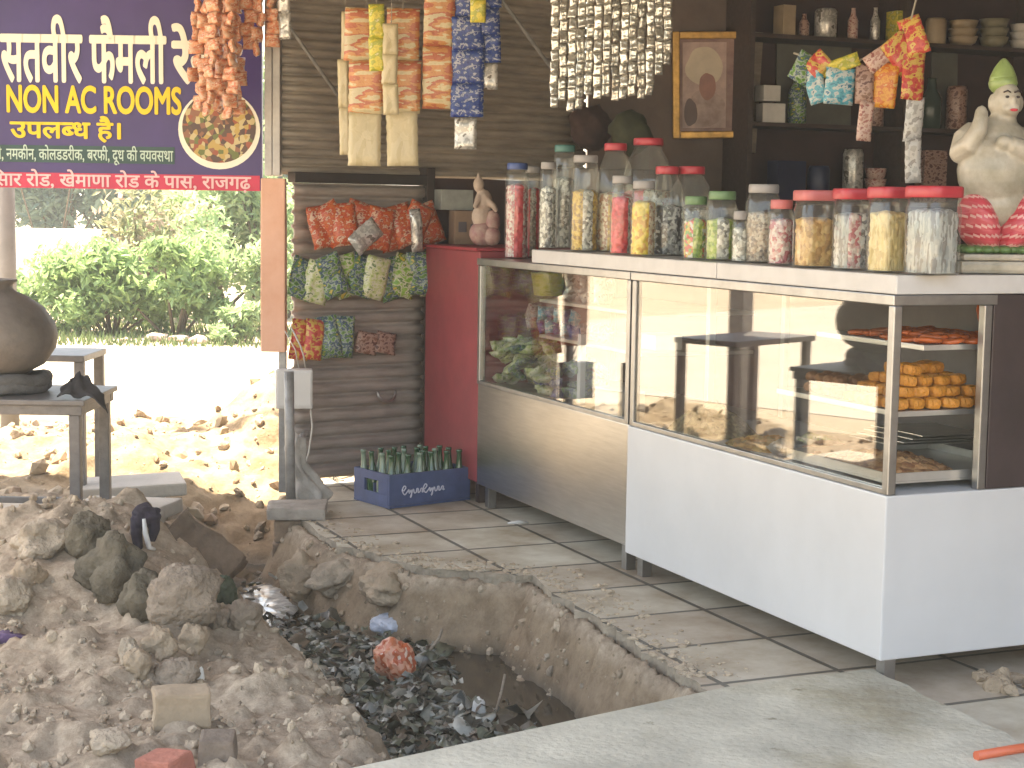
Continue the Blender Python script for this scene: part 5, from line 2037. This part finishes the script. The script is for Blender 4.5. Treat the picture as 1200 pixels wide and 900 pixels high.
for (px, py, w_, h_, d_, m, lab, rz) in ((209, 846, .145, .075, .09, mat('cement_brick', (0.33, 0.25, 0.17), .9, 0, .12, 9, .3, 50), 'tan concrete brick lying on the heap in front of the grey stone', .25), (190, 918, .11, .055, .09, mat('red_brick', (0.36, 0.13, 0.09), .9, 0, .25, 14, .4, 50), 'broken red brick half buried at the bottom of the heap', -.5), (252, 890, .085, .05, .08, mat('dark_brick', (0.17, 0.13, 0.1), .9, 0, .25, 14, .4, 50), 'dark square stone block near the red brick', .1)):
    q = ground_pt(px, py)
    bm = NB()
    box(bm, (-w_ / 2, -d_ / 2, -.02), (w_ / 2, d_ / 2, h_), .008)
    bmesh.ops.subdivide_edges(bm, edges=bm.edges[:], cuts=3, use_grid_fill=True)
    for v in bm.verts:
        v.co += Vector((noise.noise(v.co * 14), noise.noise(v.co * 15 + Vector((5, 0, 0))), noise.noise(v.co * 13))) * .006
    tag(obj('brick', bm, m, None, (q.x, q.y + d_ / 2, q.z), (rnd.uniform(-.1, .1), rnd.uniform(-.12, .12), rz)), lab, 'brick', 'loose bricks on the heap')
# purple rag in the heap
q = ground_pt(8, 752)
bm = NB()
blob(bm, (0, 0, 0), (.055, .04, .018), 4, .5, 3, 0, 2.2, True)
tag(obj('rag', bm, mat('purple_cloth', (.1, .06, .12), .9, 0, .4, 20), None, (q.x, q.y, q.z + .01)), 'faded purple rag half buried in the earth heap', 'rag')
# dark bag hanging on the heap before the doorway
q = ground_pt(171, 642)
k = F / q.y
bm = NB()
blob(bm, (0, 0, 40 / k), (17 / k, 11 / k, 13 / k), 6, .3, 3, 0, 1.8, True)
tube(bm, [(-9 / k, 0, 36 / k), (-11 / k, -.01, 20 / k), (-9 / k, -.012, 4 / k), (-7 / k, -.01, -2 / k)], [9 / k, 7 / k, 6 / k, 4 / k], 10)
tube(bm, [(8 / k, 0, 36 / k), (10 / k, -.005, 22 / k), (7 / k, -.006, 8 / k)], [9 / k, 7 / k, 4 / k], 10)
bg = thing('dark_bag', 'crumpled dark purple bag with two dangling ends and a white strap on the heap crest', 'bag', q, .2)
o = obj('bag_body', bm, mat('dark_purple_cloth', (.025, .018, .028), .85, 0, .4, 30, .4, 60), bg)
md = o.modifiers.new('remesh', 'REMESH')
md.mode = 'VOXEL'
md.voxel_size = .005
bm = NB()
tube(bm, [(-.005, -.045, .11), (.0, -.052, .06), (.012, -.045, .01), (.03, -.03, 0.0)], [.006, .009, .009, .006], 8)
obj('strap', bm, mat('white_strap', (.6, .58, .55), .7), bg)
# flat paving pieces before the stand
for (px, py, w_, d_, lab, rz) in ((55, 608, 1.0, .3, 'pale concrete paving piece lying under the pot stand', .03), (130, 612, .42, .5, 'pale square paving slab lying beyond the heap beside the stand', -.25), (150, 580, .5, .3, 'pale broken slab near the sunlit spoil beside the stand', .3)):
    q = gz(px, py, .03)
    bm = NB()
    box(bm, (-w_ / 2, -d_ / 2, -.03), (w_ / 2, d_ / 2, .03), .01)
    o = obj('paving_slab', bm, mat('pale_paver', (.42, .38, .33), .9, 0, .15, 5, .3, 40), None, (q.x, q.y, height(q.x, q.y) + .03), (rnd.uniform(-.05, .05), rnd.uniform(-.05, .05), rz))
    tag(o, lab, 'paving slab', 'paving slabs by the stand')

# loose crumbs and pebbles nobody could count
rr2 = random.Random(3)
M_peb = pattern('crumbs', [(.28, .2, .14), (.36, .29, .22), (.2, .15, .1), (.42, .36, .3), (.15, .11, .08)], 2.2, .95, 'noise')


def scatter(name, n, area, size, mts, spread=None, zoff=0.0):
    b = NB()
    base = NB()
    bmesh.ops.create_icosphere(base, subdivisions=1, radius=1)
    bv = [v.co.copy() for v in base.verts]
    bf = [[v.index for v in f.verts] for f in base.faces]
    base.free()
    done = 0
    tries = 0
    while done < n and tries < n * 30:
        tries += 1
        x, y = area(rr2)
        if under_floor(x, y):
            continue
        z = height(x, y)
        s_ = size(rr2)
        sx, sy, sz = s_ * rr2.uniform(.7, 1.4), s_ * rr2.uniform(.7, 1.4), s_ * rr2.uniform(.5, 1)
        e = Euler((rr2.uniform(0, 6), rr2.uniform(0, 6), rr2.uniform(0, 6))).to_matrix()
        vv = [b.verts.new(Vector((x, y, z + sz * .3 + zoff)) + e @ Vector((c.x * sx * rr2.uniform(.75, 1.25), c.y * sy * rr2.uniform(.75, 1.25), c.z * sz))) for c in bv]
        for f in bf:
            b.faces.new([vv[i] for i in f]).material_index = done % len(mts)
        done += 1
    return struct(name, b, mts, 'stuff')


def heap_area(r):
    while True:
        x, y = r.uniform(-2.1, .2), 3.75 + 3.1 * r.random() ** 1.3
        if noise.noise(Vector((x * 2.2, y * 2.2, 4))) > -.05 or r.random() < .25:
            return x, y


scatter('earth_crumbs', 3400, heap_area, lambda r: .003 + .017 * r.random() ** 3.5, [M_clod2, M_clod2, M_clod, M_clod2, M_pstone])


def wall_area(r):
    k_ = r.random()
    i = min(int(k_ * (len(EDGE) - 1)), len(EDGE) - 2)
    t = r.random()
    return EDGE[i][0] + (EDGE[i + 1][0] - EDGE[i][0]) * t - r.random() * .35, EDGE[i][1] + (EDGE[i + 1][1] - EDGE[i][1]) * t - r.random() * .25


scatter('drain_wall_crumbs', 500, wall_area, lambda r: .003 + .015 * r.random() ** 3, [M_clod, M_pstone, M_clod])
scatter('sunlit_rubble', 1200, lambda r: (r.uniform(-3.2, -.95), r.uniform(7.3, 10.2)), lambda r: .004 + .04 * r.random() ** 5, [mat('sand_rubble', (.32, .25, .17), .95, 0, .2, 6), M_pstone, mat('orange_rubble', (.3, .21, .14), .95, 0, .2, 6), M_clod2])

# soil trodden onto the edge of the tiles
b = NB()
for _ in range(900):
    i = rr2.randrange(len(EDGE) - 1)
    t = rr2.random()
    x = EDGE[i][0] + (EDGE[i + 1][0] - EDGE[i][0]) * t + .01 + .2 * rr2.random() ** 2.2
    y = EDGE[i][1] + (EDGE[i + 1][1] - EDGE[i][1]) * t + .16 * rr2.random() ** 2
    if not under_floor(x, y) or y < 4.75:
        continue
    s_ = .002 + .012 * rr2.random() ** 3
    blob(b, (x, y, s_ * .25), (s_ * rr2.uniform(.8, 1.6), s_, s_ * .6), rr2.random() * 9, .3, 1)
struct('trodden_soil', b, [M_clod2], 'stuff')

# ---- water and litter in the drain
bm = NB()
vsx = [(-1.3, 7.5), (-.9, 7.5), (-.45, 6.6), (.2, 6.0), (.7, 4.6), (.9, 3.9), (-.2, 3.9), (-.6, 5.2), (-1.0, 6.3), (-1.2, 6.9)]
bm.faces.new([bm.verts.new((x, y, 0)) for x, y in vsx])
M_water = bpy.data.materials.new('drain_water')
M_water.use_nodes = True
b_ = M_water.node_tree.nodes['Principled BSDF']
b_.inputs['Base Color'].default_value = (.045, .035, .025, 1)
b_.inputs['Roughness'].default_value = .06
b_.inputs['Specular IOR Level'].default_value = .6
nz_ = M_water.node_tree.nodes.new('ShaderNodeTexNoise')
nz_.inputs['Scale'].default_value = 9
bp_ = M_water.node_tree.nodes.new('ShaderNodeBump')
bp_.inputs['Strength'].default_value = .15
bp_.inputs['Distance'].default_value = .01
M_water.node_tree.links.new(nz_.outputs[0], bp_.inputs['Height'])
M_water.node_tree.links.new(bp_.outputs[0], b_.inputs['Normal'])
wt = struct('water', bm, M_water)
wt.location.z = -.272
bm = NB()  # pale sheet painting the bright sky reflection on the water
out = [gz(a, b_, -.246) for a, b_ in ((268, 712), (277, 697), (290, 684), (312, 679), (338, 684), (354, 698), (346, 714), (330, 728), (318, 742), (300, 748), (284, 738), (272, 726))]
ring = []
for a, b_ in zip(out, out[1:] + out[:1]):
    for t in range(6):
        q = a.lerp(b_, t / 6)
        n = .035 * noise.noise(Vector((q.x * 16, q.y * 16, 3)))
        ring.append(Vector((q.x + n, q.y + n, 0)))
cen = sum(ring, Vector()) / len(ring)
prev = None
for lv_ in range(9):
    f = lv_ / 8
    cur = []
    for q in ring:
        p = cen.lerp(q, 1 - f * .97)
        h_ = -.262 + .016 * min(1, f * 6) + .006 * noise.noise(Vector((p.x * 30, p.y * 30, 0)))
        cur.append(bm.verts.new((p.x, p.y, h_)))
    if prev:
        for t in range(len(ring)):
            k2 = (t + 1) % len(ring)
            bm.faces.new((prev[t], prev[k2], cur[k2], cur[t])).smooth = True
    prev = cur
o = struct('sky_glint', bm, M_sky_glint, 'stuff')
LM = [mat('litter_black', (.055, .053, .042), .3, 0, .4, 20), mat('litter_grey', (.2, .2, .17), .35, 0, .4, 20), mat('litter_green', (.11, .12, .085), .35, 0, .4, 20), mat('litter_blue', (.2, .21, .2), .35, 0, .3, 20), mat('litter_pale', (.38, .38, .34), .4, 0, .3, 20), mat('litter_brown', (.13, .1, .07), .5, 0, .3, 20)]
b = NB()
lump = NB()
bmesh.ops.create_icosphere(lump, subdivisions=1, radius=1)
lv = [v.co.copy() for v in lump.verts]
lf = [[v.index for v in f.verts] for f in lump.faces]
lump.free()
n_ = 0
while n_ < 3600:
    y = 4.1 + 3.0 * rr2.random()
    x = x_at(BANK, y) + .15 + rr2.random() * .9
    if under_floor(x, y) or height(x, y, False) > -.2 or (4.9 < y < 5.95 and pl_d((x, y), TRENCH_EDGE) < .33 + .1 * sst(5.9, 5.4, y)) or (y > 6.3 and rr2.random() < .93):
        continue
    s_ = .01 + .035 * rr2.random() ** 2.2
    c0 = Vector((x, y, -.27 + .05 * max(0, noise.noise(Vector((x * 4, y * 4, 2))))))
    e = Euler((rr2.uniform(-.5, .5), rr2.uniform(-.5, .5), rr2.uniform(0, 6))).to_matrix()
    sc = (rr2.uniform(.5, 1.6), rr2.uniform(.4, 1.3), rr2.uniform(.15, .5))
    vv = [b.verts.new(c0 + e @ Vector((c.x * sc[0], c.y * sc[1], c.z * sc[2])) * s_ * rr2.uniform(.7, 1.3)) for c in lv]
    mi = rr2.choice((0, 0, 1, 2, 2, 5, 1, 4))
    for f_ in lf:
        f = b.faces.new([vv[i] for i in f_])
        f.material_index = mi
        f.smooth = True
    n_ += 1
n_ = 0
while n_ < 900:
    y = 4.1 + 3.2 * rr2.random()
    x = x_at(BANK, y) + .12 + rr2.random() * .85
    if under_floor(x, y):
        continue
    z = height(x, y, False)
    if z > -.2:
        continue
    dE = pl_d((x, y), TRENCH_EDGE)
    # a strip of open brown water stays clear along the wall near the slab
    if 4.9 < y < 5.95 and dE < .33 + .1 * sst(5.9, 5.4, y) and rr2.random() < .95:
        continue
    if y > 6.35 and rr2.random() < .85:
        continue
    s_ = .008 + .034 * rr2.random() ** 2.0
    lift = .06 * rr2.random() ** 2 + .05 * max(0, noise.noise(Vector((x * 4, y * 4, 2))))
    e = Euler((rr2.uniform(-.4, .4), rr2.uniform(-.4, .4), rr2.uniform(0, 6))).to_matrix()
    o3 = Vector((x, y, -.268 + lift))
    mi = rr2.choice((0, 0, 0, 1, 1, 2, 2, 3, 4, 5))
    g = []
    asp = rr2.uniform(.35, 1)
    ph = rr2.uniform(0, 6)
    for j in range(4):
        g.append([b.verts.new(o3 + e @ Vector(((i / 3 - .5) * 2 * s_, (j / 3 - .5) * 2 * s_ * asp, .75 * s_ * math.sin(i * 1.3 + ph) * math.cos(j * 1.1 + ph))) + Vector((rr2.uniform(-.3, .3) * s_, rr2.uniform(-.3, .3) * s_, rr2.uniform(-.15, .15) * s_))) for i in range(4)])
    for j in range(3):
        for i in range(3):
            f = b.faces.new((g[j][i], g[j][i + 1], g[j + 1][i + 1], g[j + 1][i]))
            f.material_index = mi
            f.smooth = True
    n_ += 1
me = bpy.data.meshes.new('litter')
b.to_mesh(me)
b.free()
for m in LM:
    me.materials.append(m)
o = obj('litter', me, None)
o['kind'] = 'stuff'


def plastic(px, py, pw, ph, m, label, seed, zz=-.24, cat='plastic bag', name='plastic_bag', lean=(0, 0, 0)):
    q = gz(px, py, zz)
    k_ = F / q.y
    bm_ = NB()
    rr = bmesh.ops.create_icosphere(bm_, subdivisions=4, radius=1)
    off = Vector((seed, seed * 2, seed * 3))
    for v in rr['verts']:
        c = v.co.copy()
        f = 1 + .3 * noise.noise(c * 1.4 + off) + .22 * abs(noise.noise(c * 3.5 + off)) - .12 * abs(noise.noise(c * 7 + off))
        v.co = Vector((c.x * f * pw / k_ / 2, c.y * f * pw / k_ / 2.4, c.z * f * ph / k_ / 2))
    for f in bm_.faces:
        f.smooth = rr2.random() < .6
    return tag(obj(name, bm_, m, None, (q.x, q.y + .03, q.z + ph / k_ * .3), lean), label, cat)


plastic(461, 790, 46, 50, pattern('orange_polythene', [(.5, .15, .07), (.6, .28, .18), (.45, .1, .04), (.62, .45, .36)], 20, .35), 'crumpled orange polythene bag on the black litter', 2)
plastic(455, 742, 46, 26, mat('bluewhite_film', (.42, .46, .54), .35, 0, .2, 14), 'bluish white crumpled plastic bag by the drain wall', 6)
plastic(484, 738, 22, 34, mat('black_film', (.015, .015, .018), .35), 'small black plastic bag beside the bluish white one', 8)
plastic(561, 842, 16, 28, mat('white_shard', (.6, .6, .57), .5), 'small white plastic cup floating at the edge of the open drain water', 9, -.27, 'cup', 'plastic_cup')
bm = NB()
q = gz(580, 838, -.25)
tube(bm, [q, q + Vector((.02, .03, .07)), q + Vector((.03, .05, .12))], .004, 5)
tag(obj('twig', bm, M_wood), 'thin twig poking up from the drain water against the wall', 'twig')
bm = NB()
q = gz(497, 770, -.22)
tube(bm, [q, q + Vector((.05, .03, .06)), q + Vector((.06, .05, .09))], .006, 5)
tag(obj('twig', bm, M_wood), 'short stick leaning on the drain wall by the bluish bag', 'twig')
# bits on the tiles
q = gz(607, 614)
bm = NB()
tube(bm, [(-.045, 0, .003), (0, .006, .006), (.045, .02, .003)], [.004, .011, .004], 6)
tag(obj('paper_scrap', bm, M_wcard, None, q), 'small white paper scrap on the tiles before the steel counter', 'scrap')
q = gz(1186, 808)
bm = NB()
for i in range(14):
    blob(bm, (rnd.uniform(-.06, .1), rnd.uniform(-.05, .12), .008), (rnd.uniform(.015, .045),) * 2 + (rnd.uniform(.01, .03),), i, .35, 2)
o = struct('dirt', bm, [M_clod], 'stuff')
o.location = q
q = gz(1192, 898)
bm = NB()
tube(bm, [(-.12, -.06, .045), (.0, .0, .045), (.3, .12, .045), (.6, .16, .045)], .012, 10)
tag(obj('hose', bm, mat('orange_hose', (.6, .13, .06), .4), None, (q.x, q.y, 0)), 'orange rubber hose lying at the edge of the concrete slab', 'hose')

# ================================================================== OUTSIDE: PLANTS, SUNLIT STRIP, POLE
M_leaf = [pattern('leaf_green_' + n_, c, 3.0, .55, 'noise') for n_, c in (('mid', [(0.171, 0.254, 0.108), (0.239, 0.355, 0.149), (0.289, 0.423, 0.189), (0.188, 0.287, 0.128)]), ('pale', [(0.273, 0.372, 0.189), (0.323, 0.439, 0.230), (0.390, 0.473, 0.270)]), ('blue', [(0.154, 0.237, 0.198), (0.205, 0.304, 0.230), (0.239, 0.338, 0.270)]), ('straw', [(0.356, 0.304, 0.209), (0.255, 0.270, 0.149), (0.424, 0.338, 0.270)]))]
for m_ in M_leaf:
    nt = m_.node_tree
    pb = nt.nodes['Principled BSDF']
    tl = nt.nodes.new('ShaderNodeBsdfTranslucent')
    mx = nt.nodes.new('ShaderNodeMixShader')
    mx.inputs[0].default_value = .5
    nt.links.new(pb.inputs['Base Color'].links[0].from_socket, tl.inputs[0])
    nt.links.new(pb.outputs[0], mx.inputs[1])
    nt.links.new(tl.outputs[0], mx.inputs[2])
    nt.links.new(mx.outputs[0], nt.nodes['Material Output'].inputs[0])
M_stem = mat('stems', (.12, .09, .06), .9)


def bush(x, y, w, h, d, n, leaf, m, label, group, seed, lobes=9, cat='bush', name='bush'):
    r = random.Random(seed)
    b = NB()
    lb = []
    for _ in range(lobes):
        a = r.uniform(0, 2 * PI)
        q = math.sqrt(r.random())
        lb.append((Vector((w * .34 * q * math.cos(a), d * .34 * q * math.sin(a), h * r.uniform(.22, .78))), r.uniform(.16, .3)))
    for _ in range(n):
        c, rad = r.choice(lb)
        dr = Vector((r.gauss(0, 1), r.gauss(0, 1), r.gauss(0, 1))).normalized()
        rr = rad * (r.random() ** .45)
        p = c + Vector((dr.x * rr * w * .8, dr.y * rr * d * .8, dr.z * rr * h * .85))
        if p.z < .02:
            p.z = .02 + r.random() * .1
        s_ = leaf * r.uniform(.5, 1.3)
        e = Euler((r.uniform(-1.1, 1.1), r.uniform(-1.1, 1.1), r.uniform(0, 6.3))).to_matrix()
        pts = [(-s_, 0, 0), (0, -.38 * s_, .12 * s_), (s_, 0, -.1 * s_), (0, .38 * s_, .12 * s_)]
        b.faces.new([b.verts.new(p + e @ Vector(q)) for q in pts])
    root = thing(name, label, cat, (x, y, 0), 0, group)
    me_ = bpy.data.meshes.new('foliage')
    b.to_mesh(me_)
    b.free()
    me_.materials.append(m)
    obj('foliage', me_, None, root)
    b = NB()
    for i in range(9):
        c, rad = lb[i % lobes]
        tube(b, [(c.x * .15, c.y * .15, -.02), (c.x * .6, c.y * .6, c.z * .5), tuple(c)], [.018 * min(h, 1.5), .012 * min(h, 1.5), .005 * min(h, 1.5)], 5)
    obj('stems', b, M_stem, root)


def at(px, Y):
    return gy(px, 300, Y).x


GB_ = 'bushes beyond the sunlit road'
for i, (px, Y, w, h, d, n, lf, mi, lab) in enumerate((
        (55, 17.3, 1.5, 1.0, 1.2, 2200, .065, 0, 'low green bush beyond the road behind the clay pot'),
        (130, 17.2, 1.7, 1.15, 1.2, 2600, .065, 0, 'broad mid green bush beyond the road, second from the pole'),
        (205, 17.0, 1.8, 1.2, 1.3, 3000, .065, 0, 'dense dark green bush in the middle of the doorway view'),
        (280, 17.6, 1.6, 1.7, 1.3, 2800, .065, 1, 'tall pale green bush next to the orange post'),
        (285, 16.2, .75, .42, .6, 1100, .05, 1, 'small yellow-green bush low by the road edge near the orange post'),
        (170, 19.5, 2.6, 1.75, 1.6, 3000, .075, 3, 'straw coloured scrubby bush behind the dense green one'),
        (245, 20.5, 2.6, 2.5, 1.8, 3200, .08, 1, 'tallest pale bush rising behind the middle bushes'),
        (330, 20.0, 2.4, 2.6, 1.8, 2800, .08, 1, 'tall leafy bush mostly hidden behind the orange post'),
        (-40, 18.0, 1.8, 1.3, 1.3, 2200, .07, 0, 'green bush beyond the road, hidden behind the pot'))):
    bush(at(px, Y), Y, w, h, d, n, lf, M_leaf[mi], lab, GB_, 40 + i)
GT_ = 'far trees behind the bushes'
for i, (px, Y, w, h, d, n, mi, lab) in enumerate((
        (60, 34, 5, 4.6, 3, 3000, 2, 'bluish green far tree above the pale boundary wall'),
        (150, 36, 5, 5.0, 3, 3000, 2, 'bluish green far tree behind the straw coloured bush'),
        (240, 33, 5, 4.6, 3, 3000, 0, 'mid green far tree behind the tallest bush'),
        (330, 35, 5, 5.2, 3, 2600, 2, 'bluish green far tree behind the orange post'),
        (-40, 36, 5, 5.0, 3, 2600, 2, 'bluish green far tree beyond the pole'))):
    bush(at(px, Y), Y, w, h, d, int(n * 1.6), .17, M_leaf[mi], lab, GT_, 80 + i, 11, 'tree', 'tree')
# added wall standing in for a strip of sunlit ground
bm = NB()
box(bm, (at(-300, 29), 29, 0), (at(125, 29), 29.2, gy(60, 268, 29).z), .02)
tag(obj('sunlit_strip', bm, mat('sunlit_ground_tone', (.7, .66, .58), .9, 0, .08, 2)), 'low pale wall standing in for sunlit ground behind the pole', 'wall')
# grass
b = NB()
for _ in range(9000):
    x, y = rr2.uniform(-9, 0), rr2.uniform(15.7, 18.5)
    if noise.noise(Vector((x * .8, y * .8, 0))) < -.1 and y < 16.6:
        continue
    h_ = rr2.uniform(.03, .11)
    a = rr2.uniform(0, 6.3)
    dx, dy = .012 * math.cos(a), .012 * math.sin(a)
    lx, ly = rr2.uniform(-.04, .04), rr2.uniform(-.04, .04)
    b.faces.new([b.verts.new((x - dx, y - dy, -.005)), b.verts.new((x + dx, y + dy, -.005)), b.verts.new((x + lx, y + ly, h_))])
me = bpy.data.meshes.new('grass')
b.to_mesh(me)
b.free()
me.materials.append(mat('grass_blade', (.1, .15, .045), .7, 0, .25, 1.5))
o = obj('grass', me, None)
o['kind'] = 'stuff'
bm = NB()
for i in range(5):
    q = (at(140 + 30 * i, 16.2) + rnd.uniform(-.1, .1), 16.1 + rnd.uniform(-.2, .3))
    s_ = rnd.uniform(.03, .09)
    blob(bm, (q[0], q[1], s_ * .3), (s_ * 1.3, s_, s_ * .7), i + 2, .3, 2)
o = struct('roadside_rubble', bm, mat('pink_rubble', (.4, .3, .25), .9, 0, .25, 3), 'stuff')
# pole
p = gy(9, 335, 9.6)
pl = thing('pole', 'grey concrete pole rising behind the clay pot', 'pole', (p.x, 9.6, 0))
bm = NB()
lathe(bm, [(.055, -.05), (.05, 1.2), (.045, 3.0), (.04, 5.4)], 12)
obj('shaft', bm, mat('pole_concrete', (.23, .22, .21), .9, 0, .15, 6), pl)
bm = NB()
box(bm, (-.5, -.03, 5.0), (.5, -.0, 5.06))
obj('crossarm', bm, M_grey, pl)

# ================================================================== ADDED VOLUME IMITATING LENS GLARE
bm = NB()
box(bm, (-310, -310, -1.6), (310, 310, 9.0))
hz = struct('glare_volume', bm, [], 'stuff')
hm = bpy.data.materials.new('lens_glare')
hm.use_nodes = True
hm.node_tree.nodes.remove(hm.node_tree.nodes['Principled BSDF'])
pv = hm.node_tree.nodes.new('ShaderNodeVolumePrincipled')
pv.inputs['Color'].default_value = (.9, .92, .9, 1)
pv.inputs['Density'].default_value = .0028
pv.inputs['Anisotropy'].default_value = .0
hm.node_tree.links.new(pv.outputs[0], hm.node_tree.nodes['Material Output'].inputs['Volume'])
hz.data.materials.append(hm)
